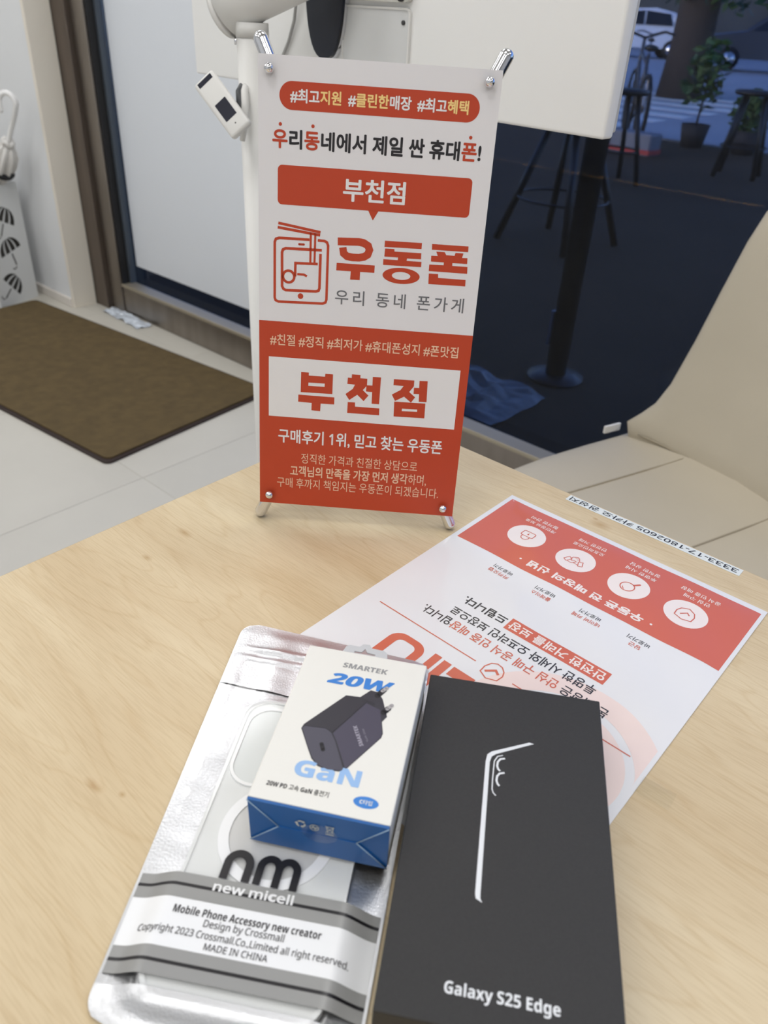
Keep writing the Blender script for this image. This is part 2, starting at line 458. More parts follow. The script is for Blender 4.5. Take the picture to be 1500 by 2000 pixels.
# glyph outlines, thousandths of an em: advance | contour | contour ...
GLYPHS = {
'!': '271|79,543 80,502 82,466 85,436 110,264 116,228 124,208 135,201 146,208 154,228 160,264 185,436 188,466 190,502 191,543 185,625 166,675 135,691 104,675 85,625|136,111 106,103 84,81 76,51 84,21 106,-1 136,-9 166,-1 188,21 196,51 188,81 166,103',
'#': '584|196,617 155,422 1,422 1,353 141,353 105,183 1,183 1,114 91,114 50,-81 122,-81 163,114 357,114 316,-81 388,-81 429,114 584,114 584,183 443,183 479,353 584,353 584,422 493,422 534,617 462,617 421,422 227,422 268,617|213,353 407,353 371,183 177,183',
',': '219|59,-118 124,-84 163,-32 176,26 167,77 143,111 105,123 75,116 54,95 46,66 52,37 69,18 95,10 97,-29 85,-69 59,-99',
'-': '323|283,267 40,267 40,174 283,174',
'.': '219|109,111 79,103 57,81 49,51 57,21 79,-1 109,-9 139,-1 161,21 169,51 161,81 139,103',
'1': '500|300,682 202,682 202,0 300,0',
'·': '260|130,405 100,397 78,375 70,345 78,315 100,293 130,285 160,293 182,315 190,345 182,375 160,397',
'가': '920|662,827 662,-77 745,-77 745,391 889,391 889,460 745,460 745,827|97,730 97,661 429,661 405,538 355,425 281,324 180,234 55,158 101,94 256,192 372,307 452,437 497,579 512,730',
'각': '920|164,255 164,187 669,187 669,-78 752,-78 752,255|669,827 669,297 752,297 752,528 885,528 885,598 752,598 752,827|89,769 89,702 416,702 393,615 343,537 268,469 169,413 48,371 82,306 228,359 345,434 432,528 486,640 505,769',
'개': '920|536,803 536,-33 614,-33 614,395 736,395 736,-78 816,-78 816,827 736,827 736,463 614,463 614,803|85,710 85,642 355,642 338,533 302,430 243,336 160,250 50,175 98,116 232,212 328,321 391,443 426,573 436,710',
'객': '920|205,251 205,183 730,183 730,-78 812,-78 812,251|535,809 535,299 614,299 614,531 733,531 733,294 812,294 812,826 733,826 733,600 614,600 614,809|90,760 90,692 358,692 338,606 298,527 237,457 155,396 54,346 95,284 219,350 316,431 386,527 429,636 443,760',
'거': '920|500,464 500,395 711,395 711,-78 793,-78 793,827 711,827 711,464|89,729 89,662 419,662 398,540 352,428 280,327 180,237 50,159 95,94 253,193 368,308 445,437 489,578 502,729',
'게': '920|739,827 739,-78 818,-78 818,827|89,712 89,644 355,644 336,534 297,431 237,337 155,252 50,177 98,117 169,164 231,215 283,270 328,328 364,390 551,390 551,-32 629,-32 629,803 551,803 551,457 394,457 410,506 422,556 431,607 435,659 437,712',
'겠': '920|733,826 733,304 812,304 812,826|553,807 553,570 411,570 431,630 443,693 447,760 97,760 97,692 362,692 342,605 301,527 240,457 159,398 59,348 101,286 172,320 234,359 289,402 336,450 375,502 553,502 553,318 631,318 631,807|617,273 617,214 612,170 596,124 571,78 535,35 489,-1 419,59 378,133 364,214 364,273 285,273 285,214 277,161 253,108 216,59 165,18 103,-13 144,-75 222,-33 281,25 323,95 359,23 415,-38 491,-82 565,-36 620,26 656,97 678,53 708,13 745,-23 789,-52 839,-75 879,-13 816,16 766,56 729,104 706,158 698,214 698,273',
'격': '920|190,247 190,180 711,180 711,-76 794,-76 794,247|476,474 476,406 711,406 711,287 794,287 794,826 711,826 711,665 512,665 518,698 522,731 523,766 110,766 110,698 434,698 410,610 360,532 284,464 185,408 64,365 96,299 206,337 301,386 381,447 445,517 490,598 711,598 711,474',
'고': '920|137,736 137,668 687,668 687,647 687,579 685,506 680,425 670,337 653,238 737,228 753,331 763,422 768,504 770,578 770,647 770,736|368,441 368,118 50,118 50,49 867,49 867,118 450,118 450,441',
'공': '920|455,256 349,249 262,227 196,193 155,147 141,89 155,32 196,-14 262,-48 349,-69 455,-76 562,-69 649,-48 715,-14 756,32 770,89 756,147 715,193 649,227 562,249|455,192 534,187 598,174 647,153 677,124 688,89 677,55 647,27 598,6 534,-7 455,-11 377,-7 312,6 264,27 234,55 223,89 234,124 264,153 312,174 377,187|147,781 147,714 681,714 681,705 680,634 674,559 657,474 738,465 756,552 762,631 763,705 763,781|386,580 386,406 51,406 51,338 866,338 866,406 468,406 468,580',
'과': '920|91,728 91,660 465,660 465,612 463,555 459,488 451,413 439,327 521,320 534,414 541,497 545,569 547,630 547,679 547,728|51,120 153,121 263,123 378,129 495,139 610,154 605,216 549,209 491,204 432,200 373,197 314,194 314,469 232,469 232,192 41,189|660,827 660,-78 743,-78 743,378 887,378 887,449 743,449 743,827',
'관': '920|99,757 99,688 466,688 464,624 458,545 442,449 524,441 535,509 542,569 546,623 547,670 547,709 547,757|53,290 155,291 266,293 382,300 500,310 615,326 610,387 554,380 496,374 436,369 377,366 317,363 317,555 235,555 235,360 44,358|670,827 670,146 754,146 754,463 883,463 883,533 754,533 754,827|182,208 182,-58 783,-58 783,10 265,10 265,208',
'구': '920|50,380 50,311 415,311 415,-79 498,-79 498,311 867,311 867,380 735,380 747,454 755,520 758,581 760,637 760,689 760,768 152,768 152,701 678,701 678,689 678,637 676,581 672,520 664,454 650,380',
'권': '920|125,772 125,705 465,705 463,646 457,571 444,480 359,475 275,473 194,471 116,470 44,469 55,401 131,401 213,403 299,406 299,202 381,202 381,410 432,414 483,419 534,424 585,431 635,439 629,499 527,487 537,553 543,611 546,661 547,703 547,737 547,772|514,335 514,268 710,268 710,143 794,143 794,826 710,826 710,335|177,218 177,-58 816,-58 816,10 260,10 260,218',
'근': '920|50,411 50,343 870,343 870,411 741,411 752,481 759,545 763,602 764,655 764,703 764,773 154,773 154,705 682,705 682,703 682,655 680,603 677,545 669,482 657,411|158,242 158,-57 791,-57 791,11 240,11 240,242',
'기': '920|709,827 709,-78 792,-78 792,827|103,729 103,662 442,662 419,538 370,425 295,323 192,234 61,158 105,91 265,189 384,304 465,434 511,577 526,729',
'까': '920|677,827 677,-78 760,-78 760,385 895,385 895,454 760,454 760,827|75,729 75,660 243,660 232,553 208,451 170,353 117,260 46,173 112,126 196,235 256,351 294,473 315,599 321,729|350,729 350,660 490,660 481,545 461,431 427,319 375,212 303,112 370,66 455,190 512,322 546,458 563,595 568,729',
'네': '920|739,827 739,-78 818,-78 818,827|93,223 93,151 151,151 216,152 280,154 344,160 411,168 480,181 468,252 407,241 348,233 290,227 233,224 176,223 176,730 93,730|547,805 547,523 345,523 345,455 547,455 547,-32 626,-32 626,805',
'념': '920|213,254 213,-66 794,-66 794,254|712,187 712,2 294,2 294,187|104,404 104,335 171,335 257,336 337,339 413,345 488,354 564,367 554,434 483,422 412,414 341,408 267,405 187,404 187,782 104,782|457,566 457,501 711,501 711,295 794,295 794,827 711,827 711,726 457,726 457,661 711,661 711,566',
'는': '920|49,366 49,299 869,299 869,366|160,794 160,488 775,488 775,555 242,555 242,794|154,208 154,-56 780,-56 780,12 237,12 237,208',
'니': '920|708,827 708,-78 790,-78 790,827|107,227 107,155 181,155 267,156 354,161 442,169 532,182 625,199 614,269 526,253 439,241 354,233 271,228 189,227 189,738 107,738',
'님': '920|708,827 708,315 790,315 790,827|207,271 207,-65 790,-65 790,271|709,205 709,2 288,2 288,205|106,452 106,382 179,382 270,383 359,388 446,396 532,408 621,424 609,493 525,477 443,466 360,458 276,453 189,452 189,774 106,774',
'다': '920|662,827 662,-79 745,-79 745,401 893,401 893,470 745,470 745,827|89,739 89,147 160,147 256,148 344,150 426,156 506,164 588,177 578,248 500,236 424,227 345,221 262,218 171,217 171,671 508,671 508,739',
'담': '920|184,267 184,-65 752,-65 752,267|670,200 670,2 265,2 265,200|669,827 669,315 752,315 752,537 885,537 885,606 752,606 752,827|92,766 92,366 162,366 266,367 356,369 435,375 509,384 583,397 573,464 503,452 433,444 358,438 273,435 174,434 174,699 489,699 489,766',
'당': '920|464,270 362,262 280,240 218,205 179,157 166,97 179,37 218,-11 280,-46 362,-68 464,-76 565,-68 647,-46 709,-11 747,37 760,97 747,157 709,205 647,240 565,262|464,203 579,190 654,154 680,97 654,40 579,4 464,-9 348,4 273,40 247,97 273,154 348,190|669,827 669,289 753,289 753,523 885,523 885,592 753,592 753,827|90,758 90,361 160,361 265,362 356,364 436,370 510,378 583,391 574,459 504,447 434,438 358,433 272,430 172,429 172,690 489,690 489,758',
'대': '920|533,807 533,-31 610,-31 610,396 738,396 738,-78 817,-78 817,827 738,827 738,464 610,464 610,807|82,717 82,145 141,145 218,146 287,148 351,153 413,160 476,172 468,241 410,230 354,223 295,219 233,216 165,215 165,649 418,649 418,717',
'동': '920|458,249 352,242 266,222 202,188 162,143 148,86 162,29 202,-16 266,-50 352,-70 458,-77 564,-70 650,-50 714,-16 753,29 767,86 753,143 714,188 650,222 564,242|458,184 579,172 657,139 684,86 657,33 579,-1 458,-12 336,-1 259,33 232,86 259,139 336,172|153,785 153,485 418,485 418,381 50,381 50,314 868,314 868,381 499,381 499,485 772,485 772,552 235,552 235,719 766,719 766,785',
'되': '920|704,827 704,-79 787,-79 787,827|66,117 174,118 290,120 410,126 532,136 652,151 645,212 595,207 545,203 493,199 442,196 390,193 390,369 584,369 584,437 204,437 204,674 580,674 580,741 122,741 122,369 307,369 307,190 55,187',
'드': '920|50,114 50,45 870,45 870,114|154,743 154,325 775,325 775,393 236,393 236,675 766,675 766,743',
'라': '920|663,827 663,-79 745,-79 745,398 893,398 893,468 745,468 745,827|85,743 85,675 411,675 411,486 87,486 87,139 159,139 257,140 345,143 428,149 509,159 592,172 584,240 505,227 427,218 347,213 262,210 169,209 169,418 493,418 493,743',
'래': '920|78,729 78,660 336,660 336,479 80,479 80,138 139,138 206,139 271,141 337,145 406,153 479,164 472,232 406,222 342,215 281,211 221,209 160,208 160,411 416,411 416,729|533,807 533,-31 610,-31 610,402 738,402 738,-78 817,-78 817,827 738,827 738,470 610,470 610,807',
'레': '920|738,827 738,-78 817,-78 817,827|78,727 78,659 320,659 320,480 80,480 80,145 140,145 207,145 273,148 340,152 409,159 483,171 476,239 408,228 344,221 282,217 221,215 160,214 160,413 400,413 400,727|555,805 555,502 443,502 443,434 555,434 555,-30 633,-30 633,805',
'로': '920|152,340 152,272 417,272 417,103 50,103 50,34 870,34 870,103 499,103 499,272 789,272 789,340 234,340 234,486 768,486 768,760 150,760 150,692 686,692 686,552 152,552',
'리': '920|709,827 709,-79 791,-79 791,827|100,743 100,675 434,675 434,487 102,487 102,140 177,140 269,141 358,144 446,150 537,159 632,173 624,241 532,228 444,219 359,213 273,210 186,209 186,420 518,420 518,743',
'린': '920|708,826 708,160 790,160 790,826|201,212 201,-58 816,-58 816,10 284,10 284,212|95,762 95,695 424,695 424,564 97,564 97,289 170,289 269,290 358,292 442,298 524,306 609,319 600,387 519,374 440,366 359,360 273,358 178,357 178,500 505,500 505,762',
'립': '920|708,826 708,329 791,329 791,826|207,284 207,-66 791,-66 791,284 709,284 709,178 289,178 289,284|289,112 709,112 709,2 289,2|95,783 95,715 424,715 424,602 97,602 97,348 170,348 265,349 354,351 438,356 522,365 609,377 599,445 516,433 435,425 354,420 269,418 178,417 178,537 505,537 505,783',
'만': '920|87,745 87,327 503,327 503,745|422,678 422,394 168,394 168,678|669,827 669,164 752,164 752,483 885,483 885,552 752,552 752,827|189,227 189,-58 792,-58 792,10 271,10 271,227',
'맛': '920|87,758 87,356 494,356 494,758|412,691 412,423 168,423 168,691|669,827 669,226 752,226 752,511 885,511 885,580 752,580 752,827|437,269 437,242 421,169 377,106 312,54 229,16 136,-8 169,-74 248,-54 320,-24 385,16 439,64 479,122 519,64 573,16 637,-24 710,-54 788,-74 821,-8 728,16 645,54 579,106 535,169 519,242 519,269',
'매': '920|82,722 82,165 427,165 427,722|349,656 349,231 160,231 160,656|538,808 538,-32 617,-32 617,400 739,400 739,-78 819,-78 819,827 739,827 739,469 617,469 617,808',
'맵': '920|90,763 90,381 439,381 439,763|361,698 361,447 168,447 168,698|219,293 219,-66 812,-66 812,293 731,293 731,186 301,186 301,293|301,119 731,119 731,2 301,2|539,809 539,340 617,340 617,550 733,550 733,334 812,334 812,826 733,826 733,619 617,619 617,809',
'먼': '920|423,681 423,394 173,394 173,681|711,826 711,575 504,575 504,748 92,748 92,327 504,327 504,508 711,508 711,166 794,166 794,826|217,226 217,-58 819,-58 819,10 299,10 299,226',
'며': '920|416,672 416,217 168,217 168,672|497,542 712,542 712,361 497,361|712,827 712,610 497,610 497,738 86,738 86,151 497,151 497,293 712,293 712,-79 794,-79 794,827',
'명': '920|423,691 423,423 173,423 173,691|496,265 393,258 309,236 247,201 208,153 195,94 208,35 247,-12 309,-47 393,-69 496,-76 599,-69 683,-47 745,-12 784,35 797,94 784,153 745,201 683,236 599,258|496,200 613,187 688,151 715,94 688,37 613,2 496,-11 379,2 304,37 277,94 304,151 379,187|711,613 711,501 504,501 504,613|92,758 92,356 504,356 504,433 711,433 711,292 794,292 794,827 711,827 711,680 504,680 504,758',
'믿': '920|97,769 97,375 519,375 519,769|438,702 438,442 178,442 178,702|708,826 708,309 791,309 791,826|208,2 208,-66 816,-66 816,2 290,2 290,190 798,190 798,258 208,258',
'바': '920|86,750 86,139 507,139 507,750 425,750 425,512 168,512 168,750|168,446 425,446 425,208 168,208|662,827 662,-78 745,-78 745,400 893,400 893,471 745,471 745,827',
'버': '920|169,455 420,455 420,217 169,217|86,756 86,149 501,149 501,423 712,423 712,-79 794,-79 794,827 712,827 712,491 501,491 501,756 420,756 420,521 169,521 169,756',
'보': '920|229,534 689,534 689,368 229,368|146,763 146,300 417,300 417,106 50,106 50,37 870,37 870,106 499,106 499,300 771,300 771,763 689,763 689,602 229,602 229,763',
'본': '920|240,612 678,612 678,496 240,496|50,333 50,265 867,265 867,333 500,333 500,429 760,429 760,791 678,791 678,678 240,678 240,791 158,791 158,429 417,429 417,333|155,193 155,-58 776,-58 776,10 238,10 238,193',
'부': '920|153,790 153,399 765,399 765,790 682,790 682,666 235,666 235,790|235,599 682,599 682,467 235,467|49,291 49,224 416,224 416,-78 498,-78 498,224 869,224 869,291',
'상': '920|464,254 362,247 279,226 218,192 179,146 166,89 179,32 218,-14 279,-48 362,-69 464,-76 565,-69 648,-48 709,-14 747,32 760,89 747,146 709,192 648,226 565,247|464,188 579,176 653,142 679,89 653,35 579,2 464,-10 348,2 274,35 248,89 274,142 348,176|270,780 270,688 260,607 230,533 184,468 122,415 46,377 90,311 150,340 203,379 249,425 285,479 313,540 341,487 377,439 421,397 471,362 528,336 572,401 499,436 438,484 392,543 362,609 352,681 352,780|669,827 669,278 752,278 752,523 885,523 885,593 752,593 752,827',
'생': '920|515,248 412,241 328,220 265,187 226,142 213,86 226,30 265,-15 328,-48 412,-69 515,-76 618,-69 702,-48 764,-15 803,30 817,86 803,142 764,187 702,220 618,241|515,184 632,172 707,139 734,86 707,33 632,0 515,-12 398,0 322,33 295,86 322,139 398,172|239,770 239,649 231,587 207,525 168,467 115,417 50,378 95,314 145,342 189,377 226,418 257,465 280,515 303,470 332,429 368,393 410,363 458,339 502,403 439,436 388,480 350,532 327,589 319,649 319,770|539,809 539,297 617,297 617,516 733,516 733,268 812,268 812,826 733,826 733,584 617,584 617,809',
'서': '920|712,827 712,520 502,520 502,452 712,452 712,-79 794,-79 794,827|283,749 283,587 271,487 239,391 189,304 124,232 49,180 101,113 160,153 213,205 259,267 297,338 326,416 355,342 393,275 439,216 491,167 550,129 600,196 525,245 461,313 411,396 379,489 367,587 367,749',
'성': '920|496,265 393,258 309,236 247,201 208,153 195,94 208,35 247,-12 309,-47 393,-69 496,-76 599,-69 683,-47 745,-12 784,35 797,94 784,153 745,201 683,236 599,258|496,199 613,186 688,151 715,94 688,38 613,3 496,-10 379,3 304,38 277,94 304,151 379,186|278,776 278,683 268,602 237,528 190,464 126,412 49,374 93,307 155,336 209,375 256,422 293,477 321,538 349,484 385,436 428,395 479,360 536,334 581,399 507,434 446,483 400,543 370,611 360,686 360,776|514,636 514,567 711,567 711,292 794,292 794,827 711,827 711,636',
'세': '920|739,827 739,-78 819,-78 819,827|555,808 555,503 406,503 406,434 555,434 555,-32 633,-32 633,808|238,742 238,569 229,476 204,386 163,304 108,233 40,179 92,117 142,155 187,203 225,260 255,324 279,393 302,330 331,271 366,218 409,173 457,137 504,201 439,253 388,321 349,400 326,485 318,572 318,742',
'속': '920|141,217 141,151 683,151 683,-78 766,-78 766,217|417,511 417,373 50,373 50,305 869,305 869,373 499,373 499,511|416,813 416,772 398,703 351,641 280,589 194,551 99,529 130,463 212,483 289,513 358,553 416,603 458,661 501,603 558,553 627,513 704,483 785,463 817,529 722,551 636,589 565,641 518,703 500,772 500,813',
'스': '920|50,113 50,44 870,44 870,113|412,764 412,695 393,605 342,524 268,455 179,404 84,373 121,304 203,331 281,372 352,425 412,490 456,564 500,489 560,424 631,371 709,330 791,304 829,373 734,403 644,455 569,524 518,605 499,695 499,764',
'습': '920|153,284 153,-66 760,-66 760,284 678,284 678,180 235,180 235,284|235,115 678,115 678,1 235,1|50,415 50,347 867,347 867,415|416,817 416,776 398,710 350,651 279,602 192,566 96,544 127,478 210,496 288,526 358,565 416,614 459,670 502,614 560,565 629,526 707,496 790,478 820,544 725,566 639,603 567,652 519,711 501,776 501,817',
'시': '920|707,827 707,-79 790,-79 790,827|288,749 288,587 276,485 241,387 189,300 122,229 45,179 96,110 157,149 212,200 261,263 301,334 331,413 361,339 401,271 449,213 503,164 562,128 612,194 536,242 470,311 418,395 383,489 371,587 371,749',
'식': '920|187,237 187,169 708,169 708,-78 791,-78 791,237|708,827 708,283 791,283 791,827|285,784 285,696 274,617 244,543 197,478 134,424 58,386 100,320 161,350 215,388 262,436 300,490 328,551 357,494 395,444 441,400 494,364 554,336 595,402 520,438 458,488 410,550 380,620 369,696 369,784',
'신': '920|708,826 708,163 791,163 791,826|210,224 210,-58 819,-58 819,10 293,10 293,224|285,776 285,685 275,602 245,525 197,456 135,400 59,359 103,293 163,324 216,365 262,414 300,470 328,533 357,474 394,422 440,376 492,339 551,310 594,376 519,414 457,467 410,532 380,605 369,685 369,776',
'심': '920|708,826 708,313 791,313 791,826|207,261 207,-66 791,-66 791,261|710,194 710,2 288,2 288,194|285,791 285,703 274,626 244,553 196,490 133,438 57,401 98,335 160,364 214,402 261,448 299,502 328,561 357,506 396,456 442,414 495,379 555,353 596,417 521,452 459,501 411,561 380,629 369,703 369,791',
'싼': '920|688,827 688,163 770,163 770,484 884,484 884,554 770,554 770,827|186,228 186,-58 806,-58 806,10 269,10 269,228|430,762 430,645 428,597 420,545 405,491 380,440 346,393 311,440 287,493 271,547 263,599 261,645 261,762 182,762 182,645 177,587 162,525 136,464 96,409 42,364 88,305 147,354 191,418 220,489 246,415 288,348 346,296 404,347 445,411 471,483 500,413 544,352 603,305 650,364 595,407 555,460 529,520 514,583 509,645 509,762',
'안': '920|302,763 226,752 161,722 110,675 78,613 66,540 78,467 110,405 161,358 226,328 302,317 378,328 443,358 494,405 526,467 538,540 526,613 494,675 443,722 378,752|302,691 382,672 437,619 458,540 437,462 382,409 302,390 223,409 168,462 147,540 168,619 223,672|669,827 669,161 752,161 752,483 885,483 885,552 752,552 752,827|189,229 189,-58 792,-58 792,10 271,10 271,229',
'에': '920|739,827 739,-78 819,-78 819,827|253,674 293,663 325,633 350,583 365,518 370,437 365,356 350,290 325,240 293,210 253,199 214,210 182,240 158,290 143,356 138,437 143,518 158,583 182,633 214,663|253,751 188,737 135,696 95,631 70,544 61,437 70,330 95,242 135,176 188,135 253,121 315,134 367,171 407,230 434,309 446,407 559,407 559,-32 638,-32 638,808 559,808 559,475 446,475 433,569 406,646 366,703 314,739',
'오': '920|458,701 539,693 608,671 661,635 695,588 707,531 695,473 661,426 608,390 539,368 458,360 377,368 309,390 256,426 222,473 210,531 222,588 256,635 309,671 377,693|50,107 50,38 870,38 870,107 499,107 499,295 594,312 673,345 734,394 773,456 787,531 771,611 726,676 656,726 566,757 458,768 351,757 260,726 191,676 146,611 130,531 144,456 182,394 243,345 322,312 417,295 417,107',
'우': '920|457,791 352,782 265,756 198,715 156,660 141,592 156,525 198,470 265,429 352,403 457,394 563,403 650,429 717,470 759,525 774,592 759,660 717,715 650,756 563,782|457,724 535,718 599,701 647,673 678,636 689,592 678,548 647,511 599,484 535,467 457,461 380,467 316,484 268,511 237,548 226,592 237,636 268,673 316,701 380,718|49,309 49,240 416,240 416,-78 498,-78 498,240 869,240 869,309',
'원': '920|339,790 265,783 204,762 157,729 127,685 117,632 127,579 157,535 204,503 265,482 339,475 413,482 474,503 521,535 551,579 561,632 551,685 521,729 474,762 413,783|339,728 413,716 464,683 482,632 464,582 413,549 339,537 264,549 213,582 195,632 213,683 264,716|56,340 306,344 306,170 389,170 389,349 471,355 554,364 634,375 628,435 510,423 388,415 267,411 151,409 45,408|523,292 523,232 707,232 707,139 790,139 790,826 707,826 707,292|173,206 173,-58 812,-58 812,10 256,10 256,206',
'위': '920|345,784 270,775 206,750 157,711 126,660 115,598 126,536 157,485 206,446 270,421 345,412 421,421 485,446 534,485 565,536 576,598 565,660 534,711 485,750 421,775|345,716 424,701 477,660 497,598 477,537 424,496 345,481 267,496 215,537 195,598 215,660 267,701|709,826 709,-78 791,-78 791,826|59,266 105,266 153,267 203,268 256,269 309,271 309,-50 392,-50 392,276 444,280 495,285 547,291 599,298 650,307 644,369 522,354 397,344 273,339 155,337 48,336',
'으': '920|458,769 352,758 262,725 192,672 146,603 130,520 146,436 192,367 262,315 352,282 458,270 564,282 655,315 725,367 771,436 787,520 771,603 725,672 655,725 564,758|458,702 539,693 607,669 661,631 695,580 707,520 695,459 661,409 607,371 539,346 458,338 378,346 309,371 256,409 221,459 209,520 221,580 256,631 309,669 378,693|50,111 50,42 870,42 870,111',
'은': '920|50,351 50,284 867,284 867,351|458,796 350,788 262,765 196,728 154,678 140,616 154,554 196,503 262,466 350,443 458,435 566,443 654,466 720,503 762,554 776,616 762,678 720,728 654,765 566,788|458,729 537,724 602,709 650,686 680,655 691,616 680,577 650,546 602,522 537,508 458,503 379,508 315,522 266,546 236,577 225,616 236,655 266,686 315,709 379,724|155,204 155,-58 776,-58 776,10 238,10 238,204',
'을': '920|458,811 348,804 260,785 194,754 154,710 140,655 154,600 194,556 260,524 348,505 458,498 568,505 656,524 722,556 762,600 776,655 762,710 722,754 656,785 568,804|458,749 539,745 604,733 652,714 681,687 691,655 681,622 652,596 604,577 539,565 458,561 377,565 313,577 265,596 236,622 226,655 236,687 265,714 313,733 377,745|50,437 50,370 867,370 867,437|151,-3 151,-68 789,-68 789,-3 232,-3 232,89 762,89 762,293 149,293 149,230 681,230 681,150 151,150',
'의': '920|343,761 264,751 197,722 145,677 112,619 100,548 112,477 145,419 197,374 264,345 343,335 422,345 489,374 540,419 573,477 585,548 573,619 540,677 489,722 422,751|343,689 426,671 483,622 504,548 483,474 426,425 343,407 260,425 203,474 182,548 203,622 260,671|704,827 704,-79 787,-79 787,827|66,119 170,119 284,122 404,128 528,140 652,159 645,220 524,205 400,196 277,191 161,189 55,189',
'이': '920|707,827 707,-79 790,-79 790,827|313,757 238,743 174,701 125,636 94,548 83,442 94,335 125,247 174,182 238,140 313,126 388,140 451,182 500,247 531,335 542,442 531,548 500,636 451,701 388,743|313,683 362,672 403,640 435,590 455,523 462,442 455,360 435,293 403,243 362,211 313,200 263,211 222,243 190,293 170,360 163,442 170,523 190,590 222,640 263,672',
'인': '920|708,826 708,166 791,166 791,826|306,763 230,752 165,722 114,675 82,614 70,541 82,468 114,406 165,359 230,329 306,318 382,329 447,359 498,406 530,468 542,541 530,614 498,675 447,722 382,752|306,691 385,672 440,619 461,541 440,463 385,410 306,391 227,410 172,463 151,541 172,619 227,672|210,233 210,-58 819,-58 819,10 293,10 293,233',
'일': '920|304,794 228,784 163,757 113,715 81,659 70,593 81,527 113,472 163,429 228,402 304,393 380,402 444,429 494,472 526,527 537,593 526,659 494,715 444,757 380,784|304,725 383,708 437,662 457,593 437,524 383,478 304,461 225,478 171,524 151,593 171,662 225,708|708,827 708,364 791,364 791,827|209,1 209,-66 822,-66 822,1 289,1 289,100 791,100 791,319 206,319 206,253 709,253 709,162 209,162',
'임': '920|708,826 708,310 791,310 791,826|207,261 207,-66 791,-66 791,261|710,194 710,2 288,2 288,194|306,779 229,769 164,741 114,696 81,637 70,567 81,497 114,439 164,395 229,366 306,356 383,366 448,395 498,439 531,497 542,567 531,637 498,696 448,741 383,769|306,709 386,691 441,641 461,567 441,494 386,444 306,426 226,444 171,494 151,567 171,641 226,691',
'입': '920|708,827 708,341 791,341 791,827|209,296 209,-66 791,-66 791,296 709,296 709,187 290,187 290,296|290,121 709,121 709,2 290,2|306,784 229,774 164,746 114,702 81,644 70,575 81,506 114,449 164,405 229,377 306,367 383,377 448,405 498,449 531,506 542,575 531,644 498,702 448,746 383,774|306,714 386,696 441,647 461,575 441,503 386,454 306,436 226,454 171,503 151,575 171,647 226,696',
'장': '920|464,257 362,250 279,229 218,195 179,149 166,91 179,33 218,-13 279,-47 362,-69 464,-76 565,-69 648,-47 709,-13 747,33 760,91 747,149 709,195 648,229 565,250|464,191 579,179 653,145 679,91 653,36 579,2 464,-10 348,2 274,36 248,91 274,145 348,179|71,760 71,692 273,692 273,656 262,581 232,511 185,449 122,399 46,363 88,297 150,325 204,362 250,408 288,460 316,519 344,468 380,422 425,382 476,349 535,324 574,389 501,422 440,468 395,524 366,588 356,657 356,692 555,692 555,760|669,827 669,282 752,282 752,528 885,528 885,597 752,597 752,827',
'저': '920|517,498 517,430 711,430 711,-79 794,-79 794,827 711,827 711,498|76,734 76,666 279,666 279,562 267,465 233,371 182,287 117,216 42,166 92,100 152,140 206,192 253,255 293,327 322,405 352,332 390,265 437,205 491,156 550,119 599,185 524,233 459,301 408,382 375,471 363,562 363,666 567,666 567,734',
'전': '920|711,826 711,577 529,577 529,509 711,509 711,163 794,163 794,826|217,222 217,-58 819,-58 819,10 299,10 299,222|79,753 79,685 280,685 280,641 269,565 239,495 191,432 128,381 53,345 96,278 157,307 211,345 257,391 295,445 323,504 351,451 387,402 432,360 483,326 541,299 583,365 510,400 449,449 403,507 374,572 364,641 364,685 562,685 562,753',
'절': '920|711,827 711,625 533,625 533,558 711,558 711,360 793,360 793,827|78,780 78,712 279,712 279,689 268,620 237,555 190,497 127,449 53,414 94,349 155,376 208,412 255,455 293,505 321,561 349,511 386,466 431,427 483,395 541,370 580,436 508,468 448,512 402,565 372,625 362,688 362,712 561,712 561,780|213,-2 213,-68 827,-68 827,-2 295,-2 295,97 793,97 793,315 211,315 211,248 711,248 711,160 213,160',
'점': '920|207,253 207,-66 794,-66 794,253|713,187 713,2 289,2 289,187|711,827 711,601 532,601 532,532 711,532 711,298 794,298 794,827|79,769 79,701 280,701 280,668 269,593 239,522 191,460 128,409 53,372 96,306 157,334 211,372 257,419 295,472 323,531 351,478 387,429 432,387 483,353 541,326 583,392 510,428 449,476 403,534 374,599 364,668 364,701 562,701 562,769',
'정': '920|496,260 393,253 309,231 247,197 208,150 195,91 208,33 247,-14 309,-48 393,-70 496,-77 599,-70 683,-48 745,-14 784,33 797,91 784,150 745,197 683,231 599,253|496,195 613,183 688,147 715,91 688,35 613,0 496,-12 379,0 304,35 277,91 304,147 379,183|711,827 711,592 533,592 533,523 711,523 711,288 794,288 794,827|79,761 79,693 280,693 280,662 269,586 239,515 191,452 128,400 53,362 96,296 157,325 211,364 258,411 296,465 324,525 352,472 388,424 432,382 483,348 541,321 583,387 510,422 449,470 403,529 374,594 364,663 364,693 562,693 562,761',
'제': '920|738,827 738,-78 817,-78 817,827|557,806 557,502 408,502 408,434 557,434 557,-31 635,-31 635,806|64,721 64,653 235,653 235,571 227,473 202,379 162,293 107,221 39,165 90,103 141,142 185,192 223,251 253,317 276,388 299,322 328,261 364,207 407,161 457,124 507,186 439,239 386,307 347,388 323,478 315,571 315,653 477,653 477,721',
'족': '920|141,216 141,149 683,149 683,-78 766,-78 766,216|125,790 125,723 405,723 387,665 340,615 272,573 189,542 96,524 126,458 213,475 293,503 363,541 419,588 458,644 498,588 554,541 624,503 704,475 791,458 822,524 729,542 645,573 577,615 530,665 512,723 793,723 793,790|417,509 417,373 50,373 50,305 869,305 869,373 499,373 499,509',
